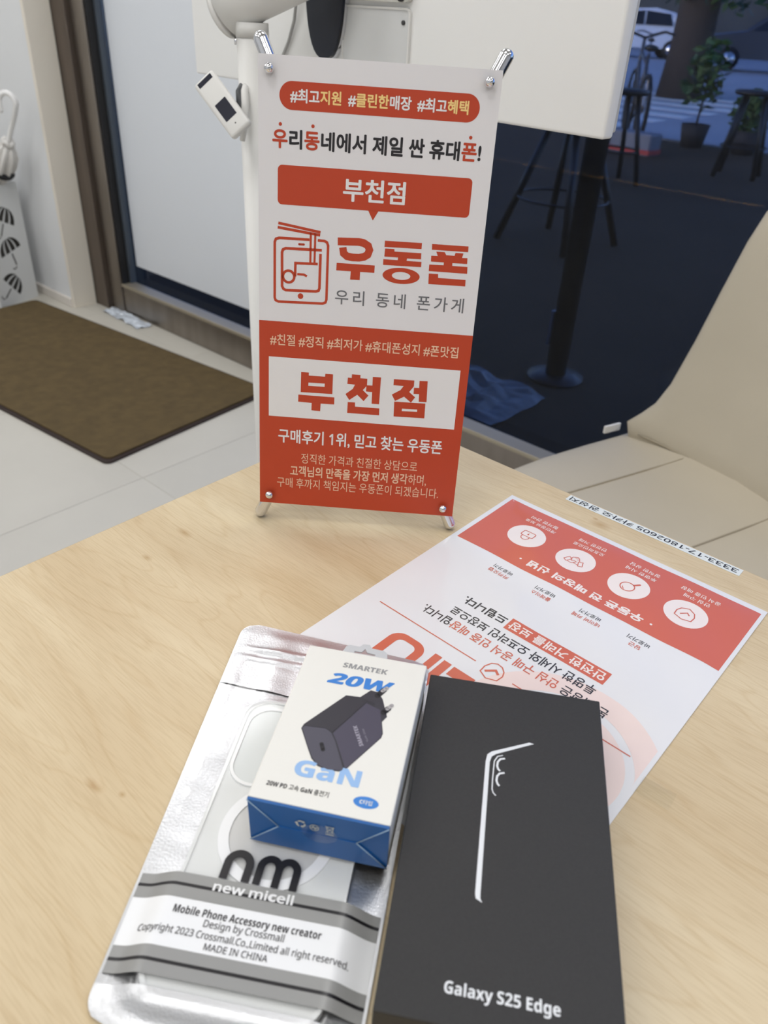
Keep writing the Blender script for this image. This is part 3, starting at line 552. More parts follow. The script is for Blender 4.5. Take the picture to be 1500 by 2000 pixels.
'증': '920|50,397 50,329 867,329 867,397|458,251 352,244 266,223 202,190 162,144 148,87 162,30 202,-15 266,-49 352,-69 458,-76 564,-69 650,-49 714,-15 753,30 767,87 753,144 714,190 650,223 564,244|458,185 579,174 657,140 684,87 657,34 579,1 458,-10 336,1 259,34 232,87 259,140 336,174|125,781 125,713 405,713 386,656 340,606 272,565 188,535 96,517 125,451 213,468 293,495 363,533 419,580 458,635 498,580 554,533 624,495 705,468 792,451 822,517 729,535 645,565 577,606 531,656 512,713 793,713 793,781',
'지': '920|707,827 707,-78 790,-78 790,827|79,734 79,665 289,665 289,551 277,457 242,365 190,281 125,211 50,162 98,96 158,134 213,185 262,247 302,317 332,394 363,322 403,257 452,201 507,154 568,118 614,184 538,230 472,294 420,372 385,460 373,551 373,665 584,665 584,734',
'직': '920|708,827 708,280 791,280 791,827|187,232 187,164 708,164 708,-78 791,-78 791,232|84,764 84,696 291,696 291,661 280,586 250,516 201,454 138,404 62,367 105,303 167,331 221,368 268,413 306,465 335,524 364,470 402,422 448,380 501,346 561,320 603,385 528,419 465,466 417,524 386,590 375,661 375,696 579,696 579,764',
'집': '920|708,827 708,337 791,337 791,827|209,293 209,-66 791,-66 791,293 709,293 709,185 290,185 290,293|290,119 709,119 709,2 290,2|84,767 84,700 291,700 291,679 280,607 249,540 201,482 137,435 61,401 103,335 165,362 220,398 267,442 305,492 334,549 363,496 402,449 449,408 503,375 563,351 604,416 529,448 466,493 417,548 386,611 375,679 375,700 579,700 579,767',
'찾': '920|276,831 276,722 75,722 75,655 276,655 276,639 265,570 235,507 187,453 125,408 50,377 90,311 151,336 205,370 252,411 290,458 318,512 346,463 383,420 429,383 482,352 541,329 579,393 505,423 444,465 397,517 368,576 358,639 358,655 558,655 558,722 359,722 359,831|669,827 669,302 752,302 752,535 885,535 885,604 752,604 752,827|175,253 175,186 427,186 406,131 362,83 300,42 225,10 140,-10 171,-74 248,-56 319,-28 381,8 433,51 471,102 509,52 561,8 623,-29 694,-57 771,-75 802,-11 718,10 642,42 580,83 536,132 515,186 767,186 767,253',
'책': '920|206,224 206,156 730,156 730,-78 812,-78 812,224|238,816 238,708 75,708 75,641 238,641 238,631 230,564 207,500 170,444 120,396 57,361 97,299 147,326 191,360 227,400 257,446 279,496 302,450 331,408 368,371 411,340 460,315 499,378 437,411 386,455 349,508 325,568 317,631 317,641 477,641 477,708 317,708 317,816|540,810 540,277 619,277 619,517 733,517 733,272 812,272 812,826 733,826 733,585 619,585 619,810',
'천': '920|276,821 276,706 75,706 75,639 276,639 276,611 266,537 236,469 189,410 127,362 52,327 93,262 153,289 207,324 253,368 291,418 319,474 348,422 385,375 431,335 484,303 543,278 584,343 509,376 447,422 399,478 369,542 358,611 358,639 558,639 558,706 359,706 359,821|711,826 711,548 527,548 527,480 711,480 711,151 794,151 794,826|217,211 217,-58 819,-58 819,10 299,10 299,211',
'철': '920|276,831 276,737 75,737 75,670 276,670 276,649 265,588 234,532 185,483 122,444 47,416 84,352 146,374 202,404 250,442 289,486 318,536 348,491 388,450 436,416 491,389 553,369 589,433 514,458 450,494 401,539 369,591 358,649 358,670 558,670 558,737 359,737 359,831|711,827 711,602 531,602 531,535 711,535 711,353 793,353 793,827|213,-2 213,-68 827,-68 827,-2 295,-2 295,94 793,94 793,309 211,309 211,244 711,244 711,156 213,156',
'최': '920|704,827 704,-79 787,-79 787,827|66,108 170,108 284,111 404,117 528,128 652,147 645,209 596,202 545,196 494,191 443,187 392,184 392,349 309,349 309,180 55,177|309,820 309,709 104,709 104,641 308,641 296,572 265,510 218,456 156,413 82,383 121,319 183,343 237,376 284,417 322,465 351,519 380,468 419,422 466,383 521,352 582,328 620,393 546,422 484,463 436,515 404,575 392,641 600,641 600,709 392,709 392,820',
'충': '920|458,161 580,151 657,121 684,74 657,27 580,-3 458,-13 336,-3 259,27 232,74 259,121 336,151|50,381 50,314 417,314 417,223 324,213 249,193 194,163 160,123 148,74 162,21 201,-21 265,-51 351,-70 458,-76 565,-70 651,-51 714,-21 754,21 767,74 755,123 722,163 667,193 592,213 499,223 499,314 867,314 867,381|134,739 134,672 412,672 392,617 346,571 278,534 194,507 97,492 123,428 210,442 289,464 359,496 416,537 458,586 500,537 557,496 627,464 707,442 794,428 819,492 722,507 638,534 570,571 524,617 504,672 784,672 784,739 499,739 499,829 417,829 417,739',
'친': '920|708,826 708,158 791,158 791,826|210,220 210,-58 819,-58 819,10 293,10 293,220|295,822 295,706 90,706 90,639 295,639 295,616 284,542 254,475 206,415 143,367 68,332 109,267 170,294 224,330 271,373 309,424 337,481 366,428 405,381 451,341 505,308 566,283 606,349 530,381 467,427 419,483 388,547 377,616 377,639 581,639 581,706 378,706 378,822',
'카': '920|108,733 108,665 432,665 427,611 418,559 405,508 62,484 75,411 379,440 341,370 291,304 228,243 150,187 58,135 104,71 271,177 389,298 464,433 503,579 515,733|662,827 662,-77 745,-77 745,391 889,391 889,460 745,460 745,827',
'클': '920|51,457 51,390 866,390 866,457 743,457 753,518 759,573 763,624 764,671 764,715 764,784 154,784 154,717 682,717 682,715 681,631 132,614 143,548 677,572 673,536 667,498 660,457|148,0 148,-66 802,-66 802,0 230,0 230,94 770,94 770,305 146,305 146,240 688,240 688,156 148,156',
'타': '920|89,745 89,140 160,140 256,141 343,143 425,148 505,157 586,169 578,237 500,225 423,217 345,212 263,209 172,208 172,424 490,424 490,491 172,491 172,676 510,676 510,745|662,827 662,-78 745,-78 745,394 893,394 893,464 745,464 745,827',
'택': '920|206,231 206,163 730,163 730,-78 812,-78 812,231|89,761 89,325 146,325 227,326 297,328 360,332 421,339 482,350 473,418 418,408 362,401 304,397 241,395 169,394 169,516 428,516 428,581 169,581 169,693 438,693 438,761|533,809 533,284 611,284 611,523 733,523 733,278 812,278 812,826 733,826 733,591 611,591 611,809',
'투': '920|49,280 49,211 417,211 417,-78 499,-78 499,211 869,211 869,280|159,785 159,372 777,372 777,439 240,439 240,548 746,548 746,614 240,614 240,718 767,718 767,785',
'페': '920|742,827 742,-78 822,-78 822,827|567,805 567,483 445,483 445,409 567,409 567,-30 646,-30 646,805|50,145 128,146 217,148 312,153 407,162 497,176 491,237 397,227 397,644 471,644 471,712 59,712 59,644 133,644 133,216 40,215|209,644 320,644 320,222 209,217',
'폰': '920|50,337 50,270 867,270 867,337 500,337 500,447 786,447 786,513 653,513 653,718 789,718 789,786 126,786 126,718 262,718 262,513 129,513 129,447 417,447 417,337|345,718 570,718 570,513 345,513|155,191 155,-58 776,-58 776,10 238,10 238,191',
'프': '920|50,108 50,38 870,38 870,108|124,354 124,287 791,287 791,354 652,354 652,668 793,668 793,736 122,736 122,668 262,668 262,354|345,668 570,668 570,354 345,354',
'플': '920|50,424 50,357 867,357 867,424|129,563 129,499 786,499 786,563 653,563 653,735 789,735 789,799 126,799 126,735 262,735 262,563|345,735 570,735 570,563 345,563|151,-4 151,-68 789,-68 789,-4 232,-4 232,79 762,79 762,278 149,278 149,216 681,216 681,139 151,139',
'하': '920|316,540 244,530 183,502 136,458 106,400 95,332 106,263 136,206 183,162 244,134 316,124 388,134 448,162 495,206 525,263 536,332 525,400 495,458 448,502 388,530|316,471 389,453 438,404 457,332 438,260 389,211 316,193 243,211 193,260 174,332 193,404 243,453|663,827 663,-78 745,-78 745,386 893,386 893,455 745,455 745,827|273,816 273,682 45,682 45,614 578,614 578,682 356,682 356,816',
'한': '920|319,600 247,592 187,570 141,535 112,488 102,431 112,374 141,328 187,293 247,271 319,263 391,271 450,293 496,328 525,374 535,431 525,488 496,535 450,570 391,592|319,535 391,522 439,486 456,431 439,376 391,341 319,328 247,341 199,376 182,431 199,486 247,522|669,826 669,148 752,148 752,460 885,460 885,529 752,529 752,826|278,826 278,716 52,716 52,649 586,649 586,716 361,716 361,826|189,202 189,-58 792,-58 792,10 271,10 271,202',
'혜': '920|739,827 739,-78 819,-78 819,827|269,472 330,454 371,406 386,334 371,262 330,214 269,196 209,214 168,262 153,334 168,406 209,454|269,543 207,533 155,505 115,461 89,403 80,334 89,265 115,207 155,163 207,135 269,125 345,140 404,182 444,247 572,247 572,-33 650,-33 650,807 572,807 572,521 448,521 448,453 572,453 572,314 458,314 459,334 450,403 424,461 384,505 331,533|230,803 230,672 48,672 48,604 493,604 493,672 312,672 312,803',
'호': '920|458,500 571,487 644,451 670,394 644,337 571,301 458,288 344,301 272,337 246,394 272,451 344,487|417,812 417,694 90,694 90,626 825,626 825,694 499,694 499,812|458,566 357,558 275,537 213,501 175,453 162,394 173,338 206,292 259,257 329,234 417,222 417,96 50,96 50,28 870,28 870,96 499,96 499,222 586,234 657,257 710,292 743,338 754,394 741,453 702,501 641,537 559,558',
'후': '920|458,604 357,598 275,579 214,548 177,506 164,453 177,401 214,359 275,328 357,309 458,303 559,309 641,328 702,359 739,401 752,453 739,506 702,548 641,579 559,598|458,541 571,531 641,501 666,453 641,406 571,376 458,366 345,376 275,406 250,453 275,501 345,531|417,832 417,724 93,724 93,656 820,656 820,724 499,724 499,832|50,240 50,172 417,172 417,-79 499,-79 499,172 870,172 870,240',
'휴': '920|458,608 357,602 275,583 214,553 177,511 164,459 177,407 214,365 275,334 357,315 458,309 559,315 641,334 702,365 739,407 752,459 739,511 702,553 641,583 559,602|458,545 571,535 641,506 666,459 641,412 571,383 458,373 345,383 275,412 250,459 275,506 345,535|50,248 50,180 262,180 262,-79 345,-79 345,180 573,180 573,-79 656,-79 656,180 870,180 870,248|417,832 417,727 93,727 93,660 820,660 820,727 499,727 499,832',
'b0': '572|285,-10 207,1 144,33 96,88 74,129 58,177 46,231 38,291 36,357 39,431 47,497 60,555 79,605 106,647 139,681 180,705 228,720 285,725 363,714 426,682 474,628 496,586 513,538 525,484 533,424 535,357 532,284 524,218 511,160 491,110 465,68 432,34 391,10 342,-5|285,112 319,119 345,139 363,173 375,221 383,282 385,357 383,432 375,493 363,541 345,575 319,596 285,603 251,596 225,575 207,541 195,493 188,432 186,357 188,282 195,221 207,174 225,139 251,119',
'b2': '572|40,0 40,105 219,286 307,379 326,403 342,426 354,447 362,468 367,490 369,513 366,539 359,561 346,577 328,589 307,596 282,598 255,596 228,590 202,579 176,565 148,547 120,525 38,622 104,672 128,686 154,699 184,710 216,718 252,722 293,724 338,721 378,713 414,699 445,680 471,657 492,630 507,599 516,566 519,531 516,493 509,457 496,424 478,391 455,359 428,327 320,220 228,134 228,127 539,127 539,0',
'b5': '572|241,-10 204,-9 169,-6 136,0 104,8 75,17 49,29 49,159 75,147 105,136 138,127 172,119 205,115 236,113 277,116 311,125 339,141 358,162 370,191 374,226 358,286 310,322 231,334 173,329 123,318 63,350 90,714 477,714 477,586 222,586 209,446 246,453 300,456 342,453 380,445 416,431 448,412 474,387 497,358 513,323 523,284 526,239 518,167 494,106 454,57 398,20 327,-3',
'bA': '690|0,0 252,717 437,717 690,0 527,0 475,170 215,170 163,0|253,297 439,297 386,463 374,506 358,559 345,606 332,557 316,501 304,463',
'bC': '637|379,-10 310,-5 249,10 198,36 154,70 119,113 92,164 73,222 62,286 58,356 62,425 75,489 97,547 127,598 165,642 211,677 264,703 325,719 393,724 428,723 464,718 500,711 535,700 569,688 602,674 553,551 473,584 446,592 419,596 393,598 340,591 295,569 260,533 234,484 219,425 214,355 219,285 233,226 257,179 291,144 336,123 393,116 422,117 451,120 481,126 575,154 575,27 544,15 513,6 482,-1 450,-6 416,-9',
'bD': '740|90,0 90,714 314,714 385,710 450,696 509,674 559,643 602,604 637,557 662,501 677,437 682,364 678,295 666,234 645,179 616,132 580,92 535,59 484,33 427,15 363,4 292,0|241,125 306,125 385,134 446,163 490,210 516,275 525,360 519,432 502,490 473,535 433,565 383,584 322,590 241,590',
'bE': '560|90,0 90,714 501,714 501,590 241,590 241,433 483,433 483,309 241,309 241,125 501,125 501,0',
'bG': '724|390,-10 329,-6 274,5 225,24 181,50 144,84 113,125 89,173 72,228 61,289 58,358 63,429 77,494 102,552 135,603 177,645 228,679 287,704 355,719 431,724 469,723 506,719 543,712 579,703 612,692 643,680 593,559 570,570 545,579 518,587 490,593 460,597 430,598 388,595 350,585 316,568 286,545 261,517 241,484 226,445 217,402 214,355 216,310 222,269 233,231 248,198 268,169 293,147 323,130 359,119 400,116 455,119 496,126 496,275 361,275 361,401 644,401 644,31 606,19 567,9 528,1 485,-5 440,-9',
'bK': '664|90,0 90,714 241,714 241,387 270,430 301,471 494,714 662,714 413,398 664,0 492,0 305,301 241,255 241,0',
'bM': '943|90,0 90,714 296,714 465,168 468,168 647,714 853,714 853,0 712,0 712,338 714,416 717,500 719,559 715,559 531,0 392,0 220,560 216,560 220,500 224,415 225,332 225,0',
'bN': '813|90,0 90,714 281,714 591,179 594,179 589,278 587,376 587,714 723,714 723,0 531,0 220,540 216,540 223,438 225,336 225,0',
'bP': '628|90,0 90,714 318,714 402,707 469,688 520,655 555,610 576,555 583,491 580,451 571,412 557,375 536,341 507,311 471,287 425,269 371,258 306,254 241,254 241,0|241,378 291,378 331,381 365,389 393,404 413,424 426,452 430,486 417,544 377,578 310,590 241,590',
'bR': '660|90,0 90,714 298,714 387,708 459,690 514,661 552,620 575,566 583,500 581,469 575,440 565,415 551,391 535,371 516,353 495,337 473,323 450,311 660,0 492,0 322,274 241,274 241,0|241,397 290,397 335,400 371,408 398,422 416,441 426,466 430,496 426,527 415,551 396,569 368,580 332,588 287,590 241,590',
'bS': '551|248,-10 175,-5 108,9 46,33 46,174 152,134 188,123 224,117 260,115 294,117 320,125 340,137 353,152 360,170 363,191 359,216 345,238 323,256 294,273 261,290 224,308 170,336 151,347 132,361 115,377 98,395 83,415 71,437 62,462 56,490 54,521 61,580 83,630 119,671 168,700 227,718 296,724 333,723 368,718 403,711 437,701 472,689 508,674 459,556 371,587 345,593 318,597 291,598 265,596 243,589 225,578 212,563 205,546 202,526 206,502 217,482 236,466 262,450 296,432 337,412 372,395 403,377 431,359 454,338 474,316 490,292 502,265 509,233 511,198 503,139 481,88 443,47 390,15 326,-4',
'bT': '579|214,0 214,588 20,588 20,714 559,714 559,588 365,588 365,0',
'bW': '967|182,0 0,714 149,714 240,324 253,266 266,196 275,137 284,197 297,264 308,314 412,714 555,714 659,314 671,264 683,196 692,137 701,197 715,266 727,324 818,714 967,714 785,0 613,0 516,375 509,408 499,456 489,506 483,542 478,506 468,457 458,409 450,374 354,0',
'ba': '604|211,-10 165,-5 125,9 90,33 63,66 47,109 42,163 49,216 69,259 103,292 150,315 211,330 286,337 381,340 381,364 379,390 371,411 359,427 342,438 321,445 296,447 270,446 244,442 218,436 142,407 93,508 123,522 156,534 191,544 227,551 264,556 302,557 370,552 426,536 471,510 503,472 523,424 529,364 529,0 425,0 396,74 392,74 368,47 344,26 318,10 289,-1 253,-8|267,99 297,102 324,112 348,128 366,149 377,176 381,208 381,253 323,251 280,247 247,239 223,225 207,207 198,186 195,162 197,141 204,125 215,114 230,105 247,101',
'bb': '633|378,-10 341,-8 309,0 284,12 262,26 243,43 227,60 217,60 192,0 78,0 78,760 227,760 227,583 225,522 221,475 227,475 243,497 263,516 286,533 313,546 345,553 382,556 439,548 489,524 531,485 563,429 582,359 588,274 582,188 562,118 530,62 487,22 437,-2|336,111 365,116 389,130 409,154 424,186 433,227 436,276 433,325 424,365 409,397 388,419 363,433 334,437 299,433 272,421 252,401 239,373 231,336 227,291 227,275 230,226 237,186 251,154 270,130 299,116',
'bc': '514|300,-10 225,-2 162,20 112,58 75,111 52,182 45,270 49,333 60,387 79,433 105,471 136,502 174,526 216,543 262,553 313,556 349,555 381,551 411,545 437,537 461,529 483,519 439,404 374,427 353,432 333,435 313,436 249,418 210,363 197,271 200,221 211,181 228,150 251,128 279,115 313,111 343,112 371,117 396,124 420,133 443,144 466,158 466,31 443,18 419,7 395,-1 367,-6 336,-9',
'bd': '633|251,-10 194,-2 145,22 103,62 71,117 51,187 45,272 51,358 71,428 103,484 146,524 196,548 255,556 292,553 324,546 352,533 376,516 396,497 412,476 417,476 410,523 406,585 406,760 555,760 555,0 441,0 412,71 406,71 390,50 370,30 347,14 320,0 288,-7|303,109 340,113 369,125 390,146 404,174 413,210 416,255 416,271 413,320 405,361 392,393 371,416 340,430 301,435 271,430 245,416 224,393 208,360 199,319 196,270 199,221 208,181 224,150 245,127 272,114',
'be': '591|325,-10 272,-7 224,4 180,21 141,44 108,75 81,113 61,158 49,210 45,269 49,329 59,383 78,429 102,467 132,499 168,524 209,542 254,552 303,556 373,549 433,527 482,492 519,442 541,381 548,308 548,236 196,236 201,197 214,164 234,137 260,117 293,105 332,101 366,102 398,106 428,112 457,120 487,131 517,144 517,29 490,17 462,7 433,-1 401,-6 365,-9|199,335 408,335 405,366 396,394 382,418 362,436 336,446 304,450 277,447 253,438 233,422 216,400 205,371',
'bg': '633|282,-240 244,-239 208,-237 175,-233 142,-227 110,-219 78,-208 78,-89 147,-112 218,-126 291,-131 355,-117 393,-76 406,-7 406,4 408,39 410,71 406,71 386,45 364,24 339,9 312,-2 283,-8 251,-10 191,-2 141,23 100,65 69,121 51,190 45,272 51,355 70,424 101,481 143,523 194,548 255,556 317,547 370,520 413,476 417,476 429,546 555,546 555,-1 547,-73 524,-132 486,-179 433,-213 365,-233|304,107 339,111 367,121 389,140 404,167 413,204 416,253 416,271 413,324 404,366 389,397 367,418 338,431 302,435 244,417 209,362 197,270 209,179 245,125',
'bh': '657|78,0 78,760 227,760 227,605 225,528 220,476 228,476 247,501 269,522 295,537 323,548 354,554 386,556 441,551 489,535 529,509 558,470 576,420 582,356 582,0 433,0 433,319 423,385 394,424 345,437 305,432 274,416 252,391 238,355 230,311 227,257 227,0',
'bi': '305|153,614 132,616 112,621 96,630 82,643 75,662 72,687 75,712 82,731 96,745 112,753 132,758 153,760 174,758 193,753 210,745 223,731 231,712 234,687 231,662 223,643 210,630 193,621 174,616|78,0 78,546 227,546 227,0',
'bl': '305|78,0 78,760 227,760 227,0',
'bm': '982|78,0 78,546 192,546 212,476 220,476 239,501 262,522 289,537 318,548 348,554 379,556 417,554 451,547 481,537 507,521 528,501 545,476 558,476 577,501 600,522 628,537 657,548 688,554 719,556 776,551 823,535 860,509 886,470 902,420 907,356 907,0 758,0 758,319 749,385 722,424 676,437 640,432 612,418 592,395 578,363 570,323 567,274 567,0 418,0 418,319 409,385 382,424 336,437 299,432 270,416 251,391 237,355 230,311 227,257 227,0',
'bn': '657|78,0 78,546 192,546 212,476 220,476 240,501 263,522 292,537 322,548 355,554 388,556 443,551 490,535 529,509 558,470 576,420 582,356 582,0 433,0 433,319 431,355 424,385 412,408 395,424 373,434 345,437 304,432 273,416 252,391 238,355 230,311 227,257 227,0',
'bo': '619|308,-10 259,-6 214,5 173,23 136,48 105,81 79,120 60,165 49,216 45,274 53,358 77,427 116,483 169,524 234,548 311,556 360,552 406,541 447,523 484,498 515,466 540,428 559,383 570,332 574,274 566,190 542,120 502,64 449,23 384,-2|310,110 346,115 374,128 396,152 410,184 419,224 422,274 419,323 410,364 396,396 374,418 345,432 309,436 273,432 245,418 224,396 209,364 200,324 197,274 200,224 209,184 224,152 245,128 274,115',
'br': '454|78,0 78,546 191,546 213,454 220,454 238,481 260,505 286,526 315,543 348,553 383,556 409,555 433,552 422,412 402,416 378,417 353,416 329,411 305,404 283,393 264,378 249,360 237,338 229,310 227,278 227,0',
'bs': '497|226,-10 190,-9 157,-7 128,-3 101,4 73,12 46,22 46,145 76,132 108,121 141,112 174,105 204,100 231,99 258,100 278,105 294,112 304,122 310,133 312,146 311,155 309,163 305,171 298,179 287,187 272,196 194,232 162,247 134,261 110,275 90,291 74,308 61,328 52,350 47,375 45,404 52,450 71,488 104,518 148,539 200,552 261,556 294,555 327,552 358,546 389,538 421,527 453,513 408,406 332,435 308,441 284,445 259,446 222,442 200,430 193,410 194,402 197,394 202,387 209,379 220,372 235,364 307,332 337,319 364,306 388,293 409,278 426,261 441,242 451,219 457,193 459,162 453,111 433,68 401,35 355,10 297,-5',
'bt': '434|265,-10 234,-8 204,-3 178,6 154,19 133,38 117,62 104,91 97,128 94,171 94,434 23,434 23,497 105,547 148,662 243,662 243,546 396,546 396,434 243,434 243,171 245,152 251,137 261,125 274,116 290,111 308,109 356,114 402,126 402,15 343,-3 318,-7 292,-9',
'bw': '856|165,0 10,546 158,546 221,304 234,244 244,177 251,125 255,125 259,163 267,211 275,257 280,284 347,546 511,546 575,284 585,239 595,176 599,125 603,125 610,175 622,243 635,304 700,546 846,546 689,0 527,0 485,191 474,242 457,314 440,385 429,432 425,432 415,385 398,314 381,241 369,189 325,0',
'bx': '578|5,0 190,279 14,546 183,546 289,372 396,546 565,546 387,279 573,0 404,0 289,187 174,0',
'by': '569|110,-240 67,-238 34,-232 34,-114 61,-118 93,-120 122,-117 147,-107 168,-92 184,-71 198,-48 208,-23 217,4 0,546 163,546 266,239 278,194 284,144 287,144 296,194 308,239 409,546 569,546 338,-70 314,-122 284,-164 248,-198 206,-221 160,-235',
'r,': '219|59,-118 124,-84 163,-32 176,26 167,77 143,111 105,123 75,116 54,95 46,66 52,37 69,18 95,10 97,-29 85,-69 59,-99',
'r-': '323|283,267 40,267 40,174 283,174',
'r.': '219|109,111 79,103 57,81 49,51 57,21 79,-1 109,-9 139,-1 161,21 169,51 161,81 139,103',
'r0': '572|285,-10 211,1 152,33 107,88 86,130 70,178 58,232 51,292 49,358 52,432 59,498 73,556 91,606 116,648 148,682 186,706 232,720 285,725 358,714 418,682 464,629 485,587 502,539 514,485 521,425 523,358 520,285 512,219 499,161 480,110 455,68 423,34 385,10 339,-5|285,65 333,73 371,97 400,138 419,194 430,268 434,358 430,447 419,520 400,577 371,618 333,642 285,650 236,642 198,618 171,577 152,520 141,447 137,358 141,268 152,195 171,138 198,97 236,73',
'r1': '572|269,0 269,499 270,568 273,622 244,595 211,566 135,505 89,564 282,714 355,714 355,0',
'r2': '572|48,0 48,73 235,262 326,358 349,386 367,413 382,441 393,468 399,498 401,529 397,565 385,595 366,619 340,635 310,646 275,649 242,647 211,641 184,631 157,617 130,601 103,581 56,640 85,662 118,682 153,700 190,713 231,721 275,724 337,718 390,702 433,674 465,636 485,589 491,534 488,498 481,463 468,430 451,397 429,365 404,333 375,300 343,266 308,231 159,84 159,80 520,80 520,0',
'r3': '572|241,-10 205,-9 170,-6 137,-2 105,6 75,16 45,29 45,111 76,97 108,86 142,77 176,70 210,65 242,64 300,68 346,81 381,102 404,130 418,164 423,205 417,246 400,278 371,302 331,318 282,328 223,331 154,331 154,406 224,406 278,410 322,422 358,443 383,470 398,503 403,541 399,573 387,600 368,622 342,637 310,647 273,650 236,648 203,642 174,633 147,621 120,606 93,590 49,650 76,669 108,686 144,702 183,714 226,722 272,724 340,718 396,702 439,674 469,638 487,595 493,547 489,502 475,464 453,433 423,407 387,389 345,376 345,372 397,362 440,344 473,318 496,286 510,247 515,203 512,163 502,126 486,93 463,63 433,37 397,17 352,2 301,-7',
'r5': '572|248,-10 212,-9 178,-6 145,0 114,8 87,17 63,29 63,112 89,98 118,87 151,78 184,71 217,66 249,65 298,69 341,82 377,103 403,132 420,171 425,219 420,262 406,298 382,327 348,347 302,360 246,364 182,359 124,349 80,377 107,714 465,714 465,634 182,634 165,427 211,434 275,438 343,432 402,414 450,383 486,341 508,290 515,228 507,159 484,101 445,54 391,18 326,-3',
'r6': '572|298,-10 254,-6 213,5 175,24 141,51 112,85 88,128 69,179 59,238 55,305 57,356 61,407 69,457 80,505 96,550 118,592 144,629 178,661 217,688 264,708 319,720 382,724 429,722 470,715 470,640 430,649 384,652 341,649 302,642 269,629 241,612 216,591 197,566 180,538 168,507 158,474 151,439 146,402 143,363 149,363 166,385 188,405 213,423 243,436 278,444 318,447 376,441 426,422 468,391 500,348 519,294 525,230 518,161 498,102 464,54 418,18 363,-3|297,64 336,69 370,82 399,105 421,136 434,178 438,230 434,272 423,308 404,338 377,360 342,374 300,378 270,376 243,369 218,359 196,344 178,328 164,309 153,289 146,268 144,247 146,218 152,190 161,162 174,135 191,112 212,92 237,76 265,67',
'r7': '572|136,0 429,634 44,634 44,714 523,714 523,646 233,0',
'r8': '572|288,-10 217,-4 158,12 111,41 77,79 56,126 49,182 51,213 58,242 70,267 85,290 103,311 124,329 147,345 172,360 197,373 164,394 135,419 109,446 88,476 76,513 72,554 75,589 84,620 100,647 121,670 146,689 176,704 209,715 246,722 285,724 344,719 395,704 439,680 472,646 492,604 499,553 497,526 491,501 481,478 467,458 450,439 431,422 410,406 387,391 363,378 391,363 418,348 443,331 465,312 485,291 501,269 512,244 520,216 522,185 515,129 494,82 459,43 411,13 355,-4|289,412 322,428 351,445 377,465 396,488 408,517 412,550 408,581 396,606 377,627 351,641 320,650 284,653 250,650 219,641 194,627 174,606 162,581 158,550 160,527 166,506 176,488 189,472 204,458 223,446|286,60 331,64 368,75 398,95 419,120 432,150 436,184 431,217 418,246 395,271 365,293 328,313 286,331 270,337 230,317 196,296 170,273 150,246 139,216 135,181 139,148 151,119 172,95 201,75 239,64',
'rA': '639|0,0 279,717 360,717 638,0 545,0 459,221 176,221 91,0|206,301 432,301 352,517 342,546 329,590 318,624 302,564 287,517',
'rC': '632|389,-10 320,-5 260,10 207,35 162,69 126,112 98,163 77,222 65,287 61,358 65,427 79,491 101,549 131,600 170,643 217,678 272,703 334,719 404,724 476,719 542,705 601,682 565,606 492,633 464,640 434,644 403,645 332,636 271,611 222,568 185,510 163,440 156,357 163,275 183,204 218,147 265,103 327,78 402,69 433,70 462,73 491,77 573,97 573,19 546,10 519,3 491,-3 460,-7 427,-9',
'rD': '730|97,0 97,714 317,714 386,710 448,696 504,674 553,643 593,604 626,557 650,501 664,437 669,364 665,295 653,234 634,179 606,132 571,92 528,59 479,33 424,15 363,4 296,0|187,77 284,77 388,88 470,122 528,179 562,259 574,361 566,448 543,518 504,571 450,607 384,630 304,637 187,637',
'rE': '556|97,0 97,714 496,714 496,635 187,635 187,412 478,412 478,334 187,334 187,79 496,79 496,0',
'rH': '741|97,0 97,714 187,714 187,412 553,412 553,714 643,714 643,0 553,0 553,333 187,333 187,0',
'rI': '339|40,0 40,52 124,71 124,642 40,662 40,714 298,714 298,662 214,642 214,71 298,52 298,0',
'rL': '524|97,0 97,714 187,714 187,80 499,80 499,0',
'rM': '907|97,0 97,714 230,714 450,129 454,129 678,714 810,714 810,0 721,0 721,439 724,542 728,625 724,625 486,0 412,0 177,626 173,626 178,543 180,433 180,0',
'rN': '760|97,0 97,714 201,714 582,123 586,123 584,171 581,241 579,311 579,714 663,714 663,0 558,0 176,593 172,593 177,506 180,399 180,0',
'ra': '561|215,-10 169,-6 129,7 94,29 67,59 51,99 46,149 53,198 74,239 109,273 159,297 223,313 303,320 394,323 394,355 391,395 381,426 365,448 343,462 316,471 283,474 255,473 229,468 203,462 132,433 105,499 130,511 157,522 188,532 220,539 254,544 288,545 348,540 396,526 433,502 459,468 475,422 480,365 480,0 416,0 399,76 395,76 371,49 347,28 322,11 293,-1 257,-8|235,61 278,65 315,78 348,99 373,128 388,167 393,214 393,262 314,259 254,254 208,243 176,227 154,206 141,179 137,148 140,121 149,99 165,82 185,70 208,63',
'rb': '615|339,-10 300,-7 265,0 236,13 211,29 190,48 173,68 166,68 148,0 85,0 85,760 173,760 173,575 172,512 168,465 173,465 190,486 211,505 236,522 265,535 300,542 339,545 401,537 455,514 500,476 533,422 553,352 560,268 553,184 533,114 499,60 454,21 401,-2|326,63 370,69 406,87 434,116 453,157 465,208 469,269 453,382 405,449 324,472 273,467 234,450 206,423 188,384 177,334 173,271 173,267 177,206 187,156 206,116 233,86 274,69',
'rd': '615|275,-10 213,-2 159,21 115,60 82,113 62,183 55,267 62,352 82,421 116,476 160,515 214,538 276,546 315,543 349,536 378,523 402,507 424,488 442,467 448,467 445,506 442,546 442,760 530,760 530,0 459,0 446,72 442,72 424,50 403,31 378,14 349,1 314,-7|289,63 340,68 380,84 409,110 428,146 439,193 443,250 443,266 439,328 428,379 410,420 382,449 341,467 288,473 245,467 209,448 182,417 162,375 150,324 146,265 150,206 162,156 182,116 209,87 245,69',
